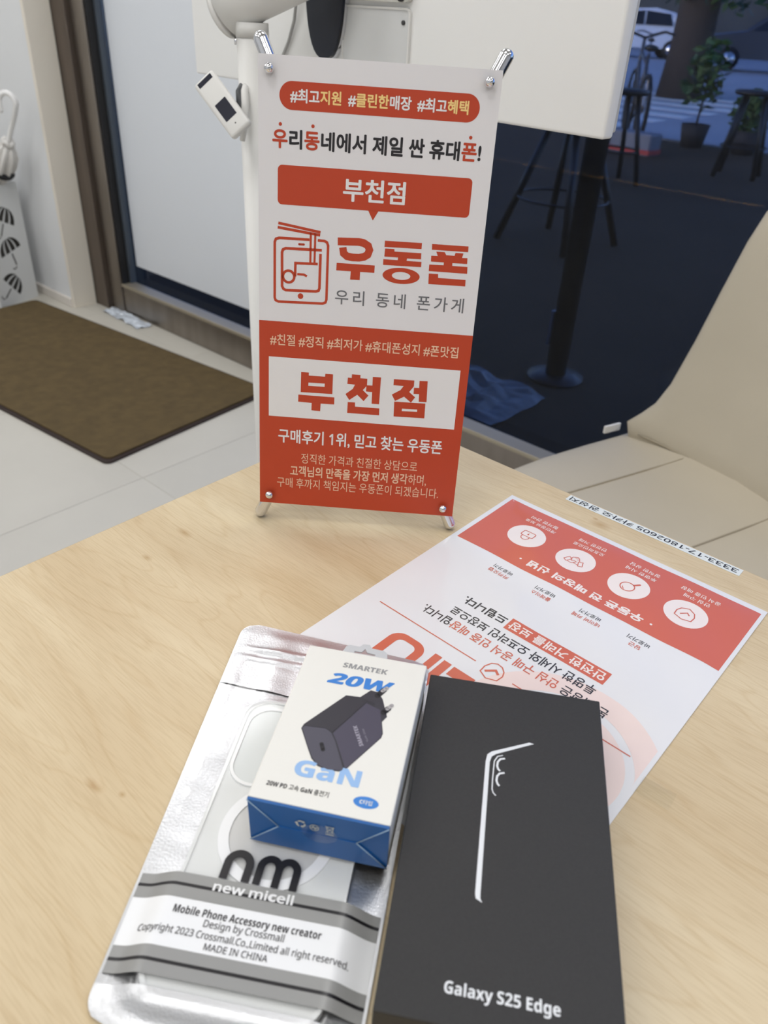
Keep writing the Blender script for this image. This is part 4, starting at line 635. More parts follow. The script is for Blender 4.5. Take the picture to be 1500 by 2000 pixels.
're': '564|313,-10 264,-7 219,4 179,21 142,45 112,76 88,114 69,158 59,208 55,264 58,320 68,370 85,415 107,454 135,486 168,512 205,531 247,542 292,546 336,543 375,533 411,516 441,493 466,465 487,432 501,393 510,351 513,304 513,251 146,251 152,195 168,149 193,113 226,86 268,70 317,65 350,66 380,69 408,75 434,82 461,91 489,102 489,25 462,14 435,5 408,-2 380,-6 348,-9|148,321 421,321 417,364 406,400 389,432 364,455 332,469 291,474 252,470 219,456 192,434 170,403 156,366',
'rg': '615|290,-240 216,-236 152,-225 97,-206 97,-125 154,-148 220,-162 295,-167 338,-163 374,-149 404,-127 425,-96 439,-59 443,-16 443,5 444,40 446,71 442,71 400,26 344,-1 276,-10 212,-2 158,22 114,63 81,118 62,186 55,267 62,347 81,414 114,471 157,512 211,538 275,546 309,544 341,537 371,526 397,510 422,490 443,465 448,465 460,536 530,536 530,-9 524,-79 504,-137 472,-182 425,-214 365,-234|289,62 338,67 377,81 407,106 428,140 440,187 444,246 444,267 440,333 427,386 406,425 376,451 336,467 287,472 246,466 211,448 183,419 162,378 150,327 146,266 150,205 162,155 183,115 211,85 246,68',
'rh': '618|85,0 85,760 173,760 173,537 168,462 174,462 193,487 217,508 245,524 275,536 307,543 341,545 401,540 450,524 488,499 515,461 532,411 537,349 537,0 450,0 450,343 437,415 397,458 330,472 276,466 235,450 207,422 188,383 177,335 173,277 173,0',
'ri': '258|130,625 116,627 104,631 93,639 85,650 80,664 78,681 80,699 85,713 93,724 104,731 116,736 130,737 143,736 155,731 166,724 174,713 179,699 181,681 179,664 174,650 166,639 155,631 143,627|85,0 85,536 173,536 173,0',
'rl': '258|85,0 85,760 173,760 173,0',
'rm': '935|85,0 85,536 156,536 169,463 174,463 193,489 215,509 242,525 270,537 301,544 332,546 406,536 461,506 496,456 501,456 521,484 546,507 575,524 606,536 639,544 673,546 729,541 774,525 809,500 834,462 849,412 854,349 854,0 767,0 767,345 755,416 719,458 658,472 611,467 574,452 547,427 528,392 517,349 513,296 513,0 426,0 426,345 414,416 377,458 316,472 268,466 230,450 204,422 187,384 176,336 173,278 173,0',
'rn': '618|85,0 85,536 156,536 169,463 174,463 194,489 218,509 246,525 277,537 310,544 343,546 402,541 450,525 488,500 515,462 532,412 537,349 537,0 450,0 450,343 437,415 397,458 330,472 277,466 236,450 207,422 188,384 177,336 173,278 173,0',
'ro': '605|301,-10 255,-6 213,4 175,23 140,48 111,79 87,118 69,162 59,213 55,269 62,351 85,419 122,474 172,514 233,538 304,546 351,542 394,532 433,514 467,489 496,457 520,420 537,375 548,325 551,269 544,187 521,118 484,63 433,22 372,-2|303,63 352,69 392,88 422,119 443,160 456,210 460,269 456,328 443,377 422,418 392,448 352,466 302,472 252,466 213,448 183,418 162,377 150,328 146,269 150,210 163,160 184,119 213,88 253,69',
'rp': '615|85,-240 85,536 157,536 169,463 173,463 191,485 212,505 236,522 265,535 300,543 340,546 402,538 455,515 500,477 533,423 553,354 560,269 553,185 533,116 500,61 455,22 401,-2 339,-10 300,-7 266,0 237,14 211,30 190,48 173,68 167,68 171,25 173,-20 173,-240|326,63 357,66 384,75 407,90 426,110 441,135 454,164 462,196 467,232 469,270 465,327 453,376 434,417 406,448 369,466 324,472 275,467 236,452 209,426 190,390 178,343 173,286 173,269 177,208 187,157 206,117 233,87 274,69',
'rr': '413|85,0 85,536 157,536 167,438 171,438 190,466 212,491 238,514 267,532 299,542 335,546 368,545 398,540 387,459 359,464 329,466 302,464 277,456 252,444 230,427 210,406 195,381 183,352 175,321 173,286 173,0',
'rs': '479|220,-10 184,-9 152,-6 124,-1 98,6 74,14 52,24 52,104 75,94 101,84 130,75 160,67 191,62 222,61 263,63 295,71 319,83 336,98 346,118 349,140 348,153 344,165 338,176 329,187 316,197 299,208 277,219 250,231 217,244 184,257 154,271 128,284 105,298 86,314 71,332 60,352 53,376 51,404 57,446 76,481 107,509 147,530 196,542 252,546 284,545 314,542 344,537 371,529 398,521 423,510 393,440 322,464 297,470 272,473 246,474 213,472 185,466 164,457 148,443 138,428 135,409 136,395 141,383 148,372 159,361 173,351 192,342 273,307 305,294 334,281 360,268 382,254 400,238 415,220 426,199 432,175 434,148 428,100 408,61 376,30 333,8 281,-6',
'rt': '361|249,-10 222,-8 196,-4 172,5 149,17 130,33 114,55 102,82 94,116 92,156 92,468 16,468 16,510 93,545 128,659 180,659 180,536 335,536 335,468 180,468 180,158 183,128 190,104 204,86 221,72 241,65 264,62 305,66 339,73 339,6 299,-6',
'rv': '508|203,0 0,536 94,536 208,220 225,171 241,120 251,78 255,78 267,120 284,172 300,220 414,536 508,536 304,0',
'rw': '786|158,1 11,537 102,537 176,251 197,164 211,91 215,91 225,133 237,186 251,235 346,537 442,537 534,235 556,161 570,92 574,92 588,161 610,251 685,537 775,537 626,1 523,1 431,303 409,384 394,445 390,445 377,384 354,302 258,1',
'ry': '510|84,-240 42,-238 11,-232 11,-162 38,-166 70,-168 99,-165 124,-156 145,-142 162,-123 177,-100 189,-73 217,-2 1,536 95,536 211,231 238,155 256,85 260,85 279,151 306,232 415,536 510,536 279,-74 259,-121 234,-162 207,-195 173,-220 132,-235',
'를': '920|49,407 49,343 869,343 869,407|149,-6 149,-66 796,-66 796,-6 231,-6 231,78 767,78 767,271 147,271 147,211 685,211 685,135 149,135|155,534 155,474 780,474 780,534 237,534 237,612 764,612 764,800 153,800 153,741 682,741 682,668 155,668',
'와': '920|320,697 401,679 457,630 478,555 457,481 401,431 320,413 238,431 182,481 161,555 182,630 238,679|52,118 153,118 262,120 378,125 495,136 611,152 605,214 526,205 445,198 362,193 362,346 427,363 481,394 523,437 550,491 559,555 547,626 515,684 464,729 398,758 320,768 241,758 175,729 124,684 92,626 80,555 89,491 116,437 158,394 213,363 279,346 279,190 39,187|662,827 662,-78 744,-78 744,384 888,384 888,454 744,454 744,827',
}

# print outlines in millimetres on their own surfaces
LOGO_STROKE_U = [(52.6, 194.7), (66.5, 195.3), (70.0, 194.8), (72.9, 193.2), (73.9, 190.7), (72.9, 187.7), (70.5, 186.1), (67.2, 185.3), (62.6, 185.2), (59.1, 185.7), (56.8, 187.4), (56.1, 191.1)]
LOGO = [[(52.4, 181.0), (78.0, 181.1), (78.0, 176.3), (68.4, 176.2), (68.4, 170.9), (61.9, 170.8), (62.1, 176.2), (52.3, 176.1)], [(83.8, 197.3), (108.3, 197.5), (108.3, 193.7), (83.7, 193.4)], [(84.2, 192.4), (90.4, 192.5), (90.5, 190.9), (108.4, 191.1), (108.5, 187.2), (99.2, 187.1), (99.0, 185.5), (109.0, 185.6), (109.0, 182.2), (83.5, 181.9), (83.5, 185.6), (93.1, 185.6), (93.2, 187.3), (84.0, 187.3)], [(115.0, 197.4), (139.1, 197.5), (139.2, 193.9), (115.2, 193.8)], [(118.2, 192.8), (123.8, 192.9), (125.0, 191.0), (130.5, 191.0), (131.0, 192.9), (136.2, 192.9), (135.6, 190.0), (139.2, 190.1), (139.4, 186.4), (129.6, 186.3), (129.6, 184.5), (139.8, 184.5), (140.1, 180.1), (114.3, 180.1), (114.3, 184.3), (123.9, 184.5), (123.9, 186.3), (115.2, 186.3), (115.1, 190.0), (119.4, 190.1)], [(114.5, 178.5), (120.8, 178.6), (121.0, 176.1), (139.5, 176.1), (139.7, 171.9), (114.8, 171.7)]]
LOGO_RING = [(96.1, 175.6), (108.6, 175.6), (83.6, 175.7), (96.0, 180.7), (96.1, 170.4)]
ICON_OUTER = [(33.8, 194.4), (13.7, 194.2), (11.4, 193.4), (10.7, 191.5), (10.8, 155.2), (11.4, 153.5), (13.4, 152.7), (43.8, 153.5), (45.7, 154.4), (46.3, 156.3), (46.3, 191.5), (45.5, 193.5), (43.7, 194.3), (39.3, 194.4)]
ICON_INNER = [(42.2, 188.3), (18.1, 187.9), (16.2, 187.0), (15.6, 185.1), (15.8, 163.2), (16.7, 161.5), (18.4, 160.7), (38.9, 161.3), (40.7, 161.9), (41.3, 163.5), (41.4, 185.9)]
ICON_HOME = [(28.5, 157.4), (30.5, 157.6)]
ICON_SPK = [(27.0, 191.1), (30.1, 191.1)]
ICON_SPOON = [(20.3, 169.8), (24.2, 170.1)]
ICON_BOWL = [(24.6, 170.2), (24.7, 178.9), (39.7, 179.3)]
ICON_DASH = [(26.0, 171.8), (30.5, 171.8), (32.6, 170.8)]
ICON_NOODLE = [[(34.6, 199.0), (34.7, 180.0)], [(37.6, 198.6), (37.5, 180.1)]]
ICON_STICK = [[(13.0, 203.5), (41.0, 199.5)], [(12.6, 200.8), (40.8, 197.7)]]
NAME = [[[(30.0, 104.6), (35.5, 104.6), (35.5, 102.4), (47.2, 102.5), (47.3, 104.6), (52.8, 104.6), (52.8, 90.1), (29.9, 89.8)], [(35.4, 97.3), (47.1, 97.4), (47.1, 95.0), (35.3, 94.9)]], [[(28.3, 87.8), (54.4, 87.7), (54.4, 82.4), (44.6, 82.3), (44.4, 76.6), (38.0, 76.7), (38.1, 82.3), (28.2, 82.5)]], [[(66.3, 105.7), (72.4, 105.7), (72.4, 103.3), (77.4, 103.3), (77.4, 98.3), (74.6, 94.7), (78.9, 91.0), (75.6, 86.6), (70.8, 91.0), (65.2, 86.6), (62.3, 90.9), (67.4, 95.1), (68.8, 98.3), (63.3, 98.5), (63.5, 103.1), (66.2, 103.0)]], [[(81.2, 105.0), (87.1, 105.0), (86.9, 85.1), (81.5, 85.1), (81.4, 93.8), (76.9, 93.9), (77.0, 98.5), (81.3, 98.6)]], [[(64.2, 85.0), (69.5, 85.1), (69.6, 82.0), (87.3, 82.0), (87.4, 76.8), (64.1, 76.8)]], [[(96.3, 104.5), (110.9, 104.6), (110.9, 100.3), (107.9, 95.9), (112.4, 92.3), (109.8, 88.1), (104.5, 92.2), (98.2, 88.5), (95.6, 93.1), (101.5, 96.8), (103.6, 100.0), (96.3, 100.1)]], [[(114.6, 104.6), (120.4, 104.8), (120.9, 89.3), (115.3, 89.2), (115.1, 94.9), (111.1, 94.8), (111.1, 99.3), (114.8, 99.4)]], [[(97.7, 88.0), (120.2, 88.2), (120.4, 77.1), (98.0, 76.8)], [(103.7, 83.2), (114.7, 83.3), (114.8, 81.5), (103.6, 81.3)]]]
CH_BODY = [(12.1, 42.8), (12.6, 45.5), (28.0, 68.3), (36.8, 69.1), (43.1, 67.4), (47.1, 63.3), (51.2, 48.8), (50.9, 46.1), (38.6, 24.1), (37.4, 23.0), (30.8, 22.2), (25.7, 23.5), (21.8, 26.9), (17.8, 33.3)]
CH_TOP = [(12.8, 45.3), (28.3, 67.9), (36.9, 68.9), (38.9, 66.3), (27.3, 43.7), (23.6, 45.6), (14.0, 44.7)]
CH_FRONT = [(12.6, 43.1), (13.8, 44.5), (23.7, 45.3), (27.0, 43.3), (30.0, 39.0), (37.6, 24.7), (37.1, 23.4), (30.6, 22.7), (25.8, 24.1), (22.1, 27.4), (18.1, 33.5)]
CH_SIDE = [(27.8, 43.4), (39.2, 65.6), (46.9, 62.8), (50.8, 48.7), (50.6, 46.2), (38.6, 24.8), (30.7, 39.1)]
CH_PLUG = [(35.3, 68.9), (39.5, 74.6), (43.6, 74.1), (46.6, 70.1), (51.0, 59.5), (48.6, 54.4), (44.7, 56.8), (43.5, 66.5)]
CH_PIN = [[(43.5, 71.8), (45.9, 76.2)], [(48.8, 61.7), (50.6, 64.8)]]
CH_TIP = [[(45.4, 75.4), (47.1, 77.9)], [(50.2, 64.3), (51.9, 67.2)]]
CH_PORT = [(24.2, 35.9), (25.8, 32.8)]
CH_TXT = [(43.8, 39.6), (37.8, 50.7), (41.9, 38.2), (35.7, 49.7), (44.0, 43.1), (40.1, 51.0)]
FLAP_L = [(0.3, 28.8), (14.4, 14.2), (0.4, 0.1)]
FLAP_R = [(64.7, 29.5), (50.0, 14.3), (63.9, 0.8)]
SYM = [(24.9, 20.6), (31.1, 19.8), (38.2, 20.8), (36.1, 16.7), (39.4, 16.9), (33.7, 15.3)]
EDGE = [(57.2, 136.5), (54.8, 137.0), (36.4, 127.4), (34.4, 125.3), (33.8, 120.9), (33.7, 52.2), (34.1, 50.0), (36.9, 48.6), (36.0, 50.3), (35.9, 52.7), (35.8, 120.9), (36.6, 124.3), (38.7, 126.3), (54.9, 135.3)]
ISLAND = [(42.0, 126.1), (39.5, 125.0), (38.0, 121.8), (37.7, 110.5), (37.8, 105.2), (38.4, 103.3), (39.7, 101.9)]
LENS = [[(43.1, 124.4), (40.9, 123.6), (39.7, 121.7), (39.5, 119.1), (40.1, 117.3), (41.1, 116.4)], [(43.2, 115.8), (40.9, 114.9), (39.8, 113.1), (39.6, 110.5), (40.2, 108.7), (41.1, 107.7)]]

# ================================================================== the setting
def structure(o):
    o['kind'] = 'structure'
    return o

WY = 1.605          # inner face of the shop front's sill
GY = 1.66           # glass plane
# floor: slab with separate large tiles
FLOOR_TILE = mat('floor_tile', S(205, 201, 191), 0.38, var=0.05, vscale=2.2)
GROUT = mat('grout', S(200, 196, 186), 0.8)
floor = structure(box('floor', (-4.9, -3.0, -0.20), (3.5, WY + 0.10, -0.0011), GROUT))
TW = 0.60
nx0, nx1, ny0, ny1 = -8, 5, -5, 3
def tile_mesh(depth):
    me = box_mesh('floor_tile', (0.0008, 0.0008, -0.0012), (TW - 0.0008, depth - 0.0008, 0.0), 0.0003, 1)
    me.materials.append(FLOOR_TILE)
    return me
tile_me, tile_cut = tile_mesh(TW), tile_mesh(0.084)      # the last row is cut at the door sill
for i in range(nx0, nx1):
    for j in range(ny0, ny1):
        t = bpy.data.objects.new('floor_tile', tile_cut if j == 2 else tile_me)
        COL.objects.link(t)
        t.parent = floor
        t.location = (i * TW + 0.185, j * TW + 0.32, 0)

# walls and ceiling
STUB_Y = 1.487
wall_left = structure(box('wall_left', (-4.9, STUB_Y, 0), (-2.955, WY + 0.10, 2.6), WALL_PAINT))
structure(box('trim_1', (-2.955, STUB_Y - 0.004, 0), (-2.937, 1.578, 2.6), mat('cream_jamb', S(238, 231, 218), 0.6)))
structure(box('baseboard_left', (-4.9, STUB_Y - 0.012, 0), (-2.955, STUB_Y, 0.035), mat('pale_skirting', S(226, 220, 212), 0.5), bevel=0.003))
structure(box('wall_side', (-5.0, -3.0, 0), (-4.9, WY + 0.10, 2.6), WALL_PAINT))
structure(box('wall_right', (3.5, -3.0, 0), (3.6, WY + 0.10, 2.6), WALL_PAINT))
structure(box('wall_back', (-4.9, -3.1, 0), (3.5, -3.0, 2.6), WALL_PAINT))
structure(box('wall_header', (-2.97, WY, 2.35), (3.5, WY + 0.10, 2.6), WALL_PAINT))
structure(box('ceiling', (-4.9, -3.0, 2.6), (3.5, WY + 0.10, 2.7), mat('ceiling_paint', S(238, 238, 236), 0.85)))

# glass shop front: steel post and sill, tinted glass, white film on the door leaf
win = structure(thing('window_1', None, None, (-2.97, GY, 0)))
STEEL_DARK = mat('aged_steel', S(118, 108, 100), 0.42, 0.85, var=0.18, vscale=2.5, stretch=(8, 8, 1))
def wbox(name, lo, hi, m, bevel=0.002):
    o = Vector((-2.97, GY, 0))
    return box(name, Vector(lo) - o, Vector(hi) - o, m, win, bevel)
wbox('door_post', (-2.955, 1.580, 0), (-2.85, WY + 0.10, 2.35), STEEL_DARK)
wbox('door_post', (-2.85, WY - 0.006, 0), (-2.765, WY + 0.10, 2.35), STEEL)
wbox('sill', (-2.765, WY, 0), (3.5, WY + 0.05, 0.105), STEEL)
wbox('sill_cap', (-2.765, WY - 0.004, 0.105), (3.5, WY + 0.052, 0.117), mat('sill_cap', S(176, 166, 146), 0.45, 0.6))
wbox('gasket', (-2.766, WY + 0.001, 0.117), (-2.757, WY + 0.030, 2.30), mat('rubber', S(20, 20, 22), 0.6), 0)
wbox('glass_edge_trim', (-2.766, WY + 0.030, 0.117), (-2.746, GY - 0.001, 2.30), mat('slate_trim', S(74, 82, 90), 0.5), 0)
wbox('head_rail', (-2.765, WY, 2.30), (3.5, WY + 0.08, 2.35), STEEL)
NAVY = glass_material('tinted_glass', (0.27, 0.31, 0.42, 1), 1.40, 0.0, 0.5)
wbox('pane', (-2.765, GY, 0.112), (3.5, GY + 0.008, 2.31), NAVY, 0)
wbox('white_film', (-2.73, GY - 0.0012, 0.184), (-1.52, GY - 0.0002, 2.25), mat('white_film', S(228, 233, 240), 0.5), 0)

# ceiling panel lights (the room's lamps)
for lx in (-3.4, -1.8, -0.2, 1.4):
    for ly in (-1.75, -0.35, 1.05):
        t = thing('ceiling_light', 'square white ceiling panel light', 'ceiling light', (lx, ly, 2.6), group='ceiling panel lights')
        box('frame', (-0.32, -0.32, -0.012), (0.32, 0.32, 0.0), WHITE_PLASTIC, t, 0.002)
        link('diffuser', mesh('diffuser', [(-0.30, -0.30, -0.0125), (0.30, -0.30, -0.0125), (0.30, 0.30, -0.0125), (-0.30, 0.30, -0.0125)], [(3, 2, 1, 0)]), mat('lit_diffuser', S(250, 250, 250), 0.5, emit=(1.0, 0.99, 0.98, 1), es=LAMP), t)

# ================================================================== outside
DECK = mat('dark_deck', S(80, 67, 53), 0.85, spec=0.08, var=0.1, vscale=1.5)
ROAD = mat('asphalt', S(160, 166, 176), 0.8, var=0.08, vscale=0.6)
OUT0 = WY + 0.105
structure(box('terrace', (-14, OUT0, -0.25), (6, 9.25, 0.0), DECK))
road = structure(box('road', (-45, 9.25, -0.30), (20, 60, -0.03), ROAD))
for k in range(7):
    box('crosswalk_stripe', (-9.3 + 0.05 * k, 10.2 + k * 0.95, -0.03), (-5.0, 10.65 + k * 0.95, -0.026), mat('road_paint', S(235, 235, 232), 0.6), road)
structure(box('kerb', (-14, 9.25, -0.20), (6, 9.40, 0.005), mat('kerb_stone', S(120, 118, 116), 0.8)))
structure(box('far_wall', (-45, 48, 0), (20, 49, 6), mat('far_facade', S(60, 66, 70), 0.8, var=0.2, vscale=0.4)))

def stool(loc, rz, h, label, splay=0.235):
    t = thing('bar_stool', label, 'stool', loc, rz, 'stools on the terrace')
    lathe('seat', [(0.0, h - 0.035), (0.17, h - 0.035), (0.185, h - 0.02), (0.18, h), (0.0, h + 0.006)], DARK, t, 20)
    for k in range(4):
        a = math.pi / 4 + k * math.pi / 2
        tube('leg', [(0.11 * math.cos(a), 0.11 * math.sin(a), h - 0.03), (splay * math.cos(a), splay * math.sin(a), 0.0)], 0.020, DARK, t, 8)
    tube('footrest', [((0.11 + (splay - 0.11) * 0.62) * math.cos(a), (0.11 + (splay - 0.11) * 0.62) * math.sin(a), 0.239) for a in [2 * math.pi * k / 20 for k in range(20)]], 0.008, DARK, t, 6, closed=True)
    return t
stool((-2.27, 4.10, 0), math.radians(-6.7), 0.66, 'dark bar stool outside, nearest the glass beside the black post', 0.34)
stool((-3.05, 6.2, 0), 0.9, 0.66, 'dark bar stool outside, standing in front of the bicycle')
stool((-2.50, 7.5, 0), 0.2, 0.66, 'dark bar stool on the terrace in front of the low potted plant')

t = thing('terrace_post', 'black post standing on the terrace just outside the glass', 'post', (-1.22, 2.36, 0))
tube('shaft', [(0, 0, 0.02), (0, 0, 2.3)], 0.036, DARK, t, 16)
box('pale_strip', (-0.040, -0.030, 0.12), (-0.030, -0.012, 0.24), mat('strip_pale', S(200, 205, 215), 0.5), t)  # small pale strip low on the side of the shaft
lathe('base', [(0.0, 0.0), (0.10, 0.0), (0.10, 0.008), (0.045, 0.02), (0.0, 0.02)], DARK, t, 20)

# crumpled sheet standing in for a pale reflection in the glass
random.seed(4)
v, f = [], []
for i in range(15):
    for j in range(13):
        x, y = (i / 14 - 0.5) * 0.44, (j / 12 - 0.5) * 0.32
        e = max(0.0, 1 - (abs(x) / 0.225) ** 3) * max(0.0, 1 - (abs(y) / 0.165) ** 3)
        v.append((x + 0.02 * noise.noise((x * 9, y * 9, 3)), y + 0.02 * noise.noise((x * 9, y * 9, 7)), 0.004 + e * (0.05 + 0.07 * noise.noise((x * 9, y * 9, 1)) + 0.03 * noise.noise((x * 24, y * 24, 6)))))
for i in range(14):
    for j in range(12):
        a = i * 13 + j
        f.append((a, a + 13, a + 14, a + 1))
o = link('reflection_sheet', mesh('reflection_sheet', v, f), mat('pale_reflection', S(132, 134, 136), 0.45, var=0.25, vscale=18), None, False)
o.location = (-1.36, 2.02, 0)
tag(o, 'crumpled pale sheet just outside, standing in for a reflection in the glass', 'reflection stand-in')

def bicycle(loc, rz, label, colour):
    t = thing('bicycle', label, 'bicycle', loc, rz, 'bicycles by the kerb')
    R_ = 0.33
    for x in (-0.52, 0.52):
        w = link('wheel', tube_mesh('wheel', [(x + R_ * math.cos(a), 0, R_ + 0.001 + R_ * 0.97 * math.sin(a)) for a in [2 * math.pi * k / 32 for k in range(32)]], 0.022, 8, closed=True), mat('tyre', S(22, 22, 24), 0.7), t, True)
        sp = [tube_mesh('s', [(x, 0, R_), (x + R_ * 0.95 * math.cos(a), 0, R_ + R_ * 0.95 * math.sin(a))], 0.003, 4) for a in [2 * math.pi * k / 16 for k in range(16)]]
        link('spokes', merge('spokes', sp), CHROME, w)
    fr = [((-0.52, 0, R_), (-0.08, 0, 0.30)), ((-0.08, 0, 0.30), (-0.20, 0, 0.82)), ((-0.20, 0, 0.74), (0.36, 0, 0.82)), ((-0.08, 0, 0.30), (0.36, 0, 0.74)), ((-0.52, 0, R_), (-0.19, 0, 0.74)), ((0.52, 0, R_), (0.33, 0, 0.95))]
    link('frame', merge('frame', [tube_mesh('f', s, 0.018, 8) for s in fr]), colour, t, True)
    tube('handlebar', [(0.22, -0.28, 1.0), (0.33, -0.2, 1.02), (0.33, 0, 0.96), (0.33, 0.2, 1.02), (0.22, 0.28, 1.0)], 0.013, DARK, t, 8)
    link('saddle', loft_mesh('saddle', [[(x, w * math.cos(a), 0.88 + 0.03 * math.sin(a)) for a in [2 * math.pi * k / 10 for k in range(10)]] for x, w in ((-0.34, 0.02), (-0.31, 0.07), (-0.2, 0.06), (-0.06, 0.025), (-0.04, 0.01))]), DARK, t, True)
    tube('kickstand', [(-0.30, 0.02, 0.34), (-0.36, 0.14, 0.0)], 0.008, DARK, t, 6)
    return t
bicycle((-4.15, 8.75, 0.0), 2.15, 'dark bicycle on the near side of the kerb, lower of the two', mat('bike_grey', S(70, 74, 82), 0.4))
bicycle((-7.35, 15.6, -0.03), 2.0, 'bicycle farther out on the road, seen nearly head on', mat('bike_blue', S(120, 130, 150), 0.4))

def car(loc, rz, paint, label):
    t = thing('car', label, 'car', loc, rz)
    prof = [(-2.25, 0.35), (-2.3, 0.75), (-2.15, 1.0), (-1.75, 1.08), (-1.35, 1.55), (-0.6, 1.68), (0.35, 1.62), (1.05, 1.12), (1.95, 0.98), (2.25, 0.78), (2.28, 0.35)]
    rings = []
    for y, s in ((-0.88, 0.94), (-0.80, 1.0), (0.80, 1.0), (0.88, 0.94)):
        rings.append([(x * (0.985 if s < 1 else 1), y * (0.80 if z > 1.2 else 1.0), 0.35 + (z - 0.35) * s) for x, z in prof])
    smooth_by_angle(link('body', loft_mesh('body', rings), paint, t), 30)
    GL = mat('car_glass', S(18, 22, 30), 0.08)
    for s in (-1, 1):
        y = s * 0.885
        solid = [[(-1.30, 1.12), (-1.15, 1.50), (-0.25, 1.58), (-0.25, 1.12)], [(-0.18, 1.12), (-0.18, 1.58), (0.33, 1.53), (0.88, 1.12)]]
        for q in solid:
            vv = [(x, s * (0.89 - 0.17 * (z - 1.12) / 0.5), z) for x, z in q] + [(x, s * (0.80 - 0.17 * (z - 1.12) / 0.5), z) for x, z in q]
            n = len(q)
            link('side_window', mesh('side_window', vv, [tuple(range(n)), tuple(range(2 * n - 1, n - 1, -1))] + [(i, (i + 1) % n, n + (i + 1) % n, n + i) for i in range(n)]), GL, t)
    link('windscreen', mesh('windscreen', [(0.38, -0.62, 1.63), (0.38, 0.62, 1.63), (1.06, 0.74, 1.14), (1.06, -0.74, 1.14), (0.30, -0.62, 1.58), (0.30, 0.62, 1.58), (0.98, 0.74, 1.09), (0.98, -0.74, 1.09)], [(0, 1, 2, 3), (7, 6, 5, 4), (0, 4, 5, 1), (1, 5, 6, 2), (2, 6, 7, 3), (3, 7, 4, 0)]), GL, t)
    for x in (-1.40, 1.40):
        for s in (-1, 1):
            w = tube('wheel', [(x, s * 0.70, 0.33), (x, s * 0.90, 0.33)], 0.33, mat('tyre', S(22, 22, 24), 0.7), t, 20)
            tube('rim', [(x, s * 0.89, 0.33), (x, s * 0.91, 0.33)], 0.20, CHROME, w, 16)
    for s in (-1, 1):
        box('headlight', (2.12, s * 0.62 - 0.16, 0.72), (2.27, s * 0.62 + 0.16, 0.86), mat('lamp_glass', S(225, 230, 240), 0.15), t, 0.03)
    return t
car((-16.6, 33.5, -0.03), math.radians(215), mat('car_white', S(225, 228, 235), 0.25, coat=0.5), 'white car parked across the road behind the bicycles')
car((-9.6, 29.5, -0.03), math.radians(200), mat('car_dark', S(52, 56, 66), 0.25, coat=0.5), 'dark car across the road to the right of the tree')

LEAF = mat('leaf', S(62, 92, 46), 0.6, var=0.3, vscale=4)
def leaf_cloud(name, n, centre, rad, size, parent, seed):
    random.seed(seed)
    v, f = [], []
    c = Vector(centre)
    for _ in range(n):
        d = Vector((random.gauss(0, 1), random.gauss(0, 1), random.gauss(0, 1))).normalized() * (random.random() ** 0.45)
        p = c + Vector((d.x * rad[0], d.y * rad[1], d.z * rad[2]))
        a = Vector((random.gauss(0, 1), random.gauss(0, 1), random.gauss(0, 0.5))).normalized()
        b = a.cross(Vector((random.gauss(0, 1), random.gauss(0, 1), random.gauss(0, 1)))).normalized()
        s = size * random.uniform(0.6, 1.3)
        k = len(v)
        v += [p - a * s, p + b * s * 0.45, p + a * s, p - b * s * 0.45]
        f.append((k, k + 1, k + 2, k + 3))
    return tag(link(name, mesh(name, v, f), LEAF, parent), None, None, None, 'stuff')
t = thing('street_tree', 'dark street tree with thick trunk across the terrace edge', 'tree', (-6.65, 15.7, -0.03))
tube('trunk', [(0, 0, 0), (0.02, 0, 0.8), (0.0, 0.03, 2.0), (0.1, 0, 3.4)], [0.42, 0.36, 0.34, 0.26], mat('bark', S(58, 50, 46), 0.9, bump=0.4, bscale=30), t, 14)
leaf_cloud('foliage', 2600, (0.5, 0.3, 3.2), (2.6, 2.2, 1.9), 0.16, t, 5)
def shrub(loc, h, r, label, seed):
    t = thing('potted_shrub', label, 'plant', loc)
    lathe('pot', [(0.0, 0.0), (0.11, 0.0), (0.15, 0.22), (0.13, 0.22), (0.12, 0.18), (0.0, 0.18)], mat('dark_pot', S(48, 44, 44), 0.7), t, 16)
    tube('stem', [(0, 0, 0.16), (0.02, 0.01, h * 0.7)], 0.012, mat('bark', S(58, 50, 46), 0.9), t, 6)
    leaf_cloud('foliage', 260, (0, 0, h * 0.7), (r, r, h * 0.38), 0.06, t, seed)
shrub((-3.55, 9.0, 0), 0.95, 0.24, 'potted green shrub at the terrace edge in front of the tree', 11)
shrub((-3.0, 9.0, 0), 0.55, 0.20, 'low potted plant at the terrace edge right of the taller shrub', 12)
shrub((-3.0, 10.6, -0.03), 0.9, 0.24, 'potted shrub beyond the kerb farthest to the right', 13)
t = thing('roadside_box', 'small white box with a red stripe on the terrace', 'box', (-3.72, 7.9, 0), math.radians(-8))
box('body', (-0.28, -0.10, 0.0), (0.28, 0.10, 0.20), mat('box_grey', S(120, 124, 136), 0.5), t, 0.02)
box('stripe', (-0.285, -0.105, 0.02), (0.285, 0.105, 0.06), mat('stripe_red', S(190, 50, 55), 0.5), t)

# ================================================================== furniture
WOOD = wood_material()
TX0, TX1, TY0, TY1 = -0.4560, 0.744, -0.175, 0.5250
t = thing('table', 'light maple laminate table with square corners', 'table', (0, 0, 0))
box('tabletop', (TX0, TY0, TH - 0.026), (TX1, TY1, TH), WOOD, t, 0.0015, 2)
box('edge_band', (TX0 - 0.0006, TY0 - 0.0006, TH - 0.025), (TX1 + 0.0006, TY1 + 0.0006, TH - 0.0012), mat('edge_band', S(214, 188, 146), 0.45, var=0.05, vscale=6), t, 0.0005, 1)
for lx in (TX0 + 0.06, TX1 - 0.06):
    for ly in (TY0 + 0.06, TY1 - 0.06):
        tube('leg', [(lx, ly, 0.0), (lx, ly, TH - 0.026)], 0.02, WHITE_PLASTIC, t, 16)

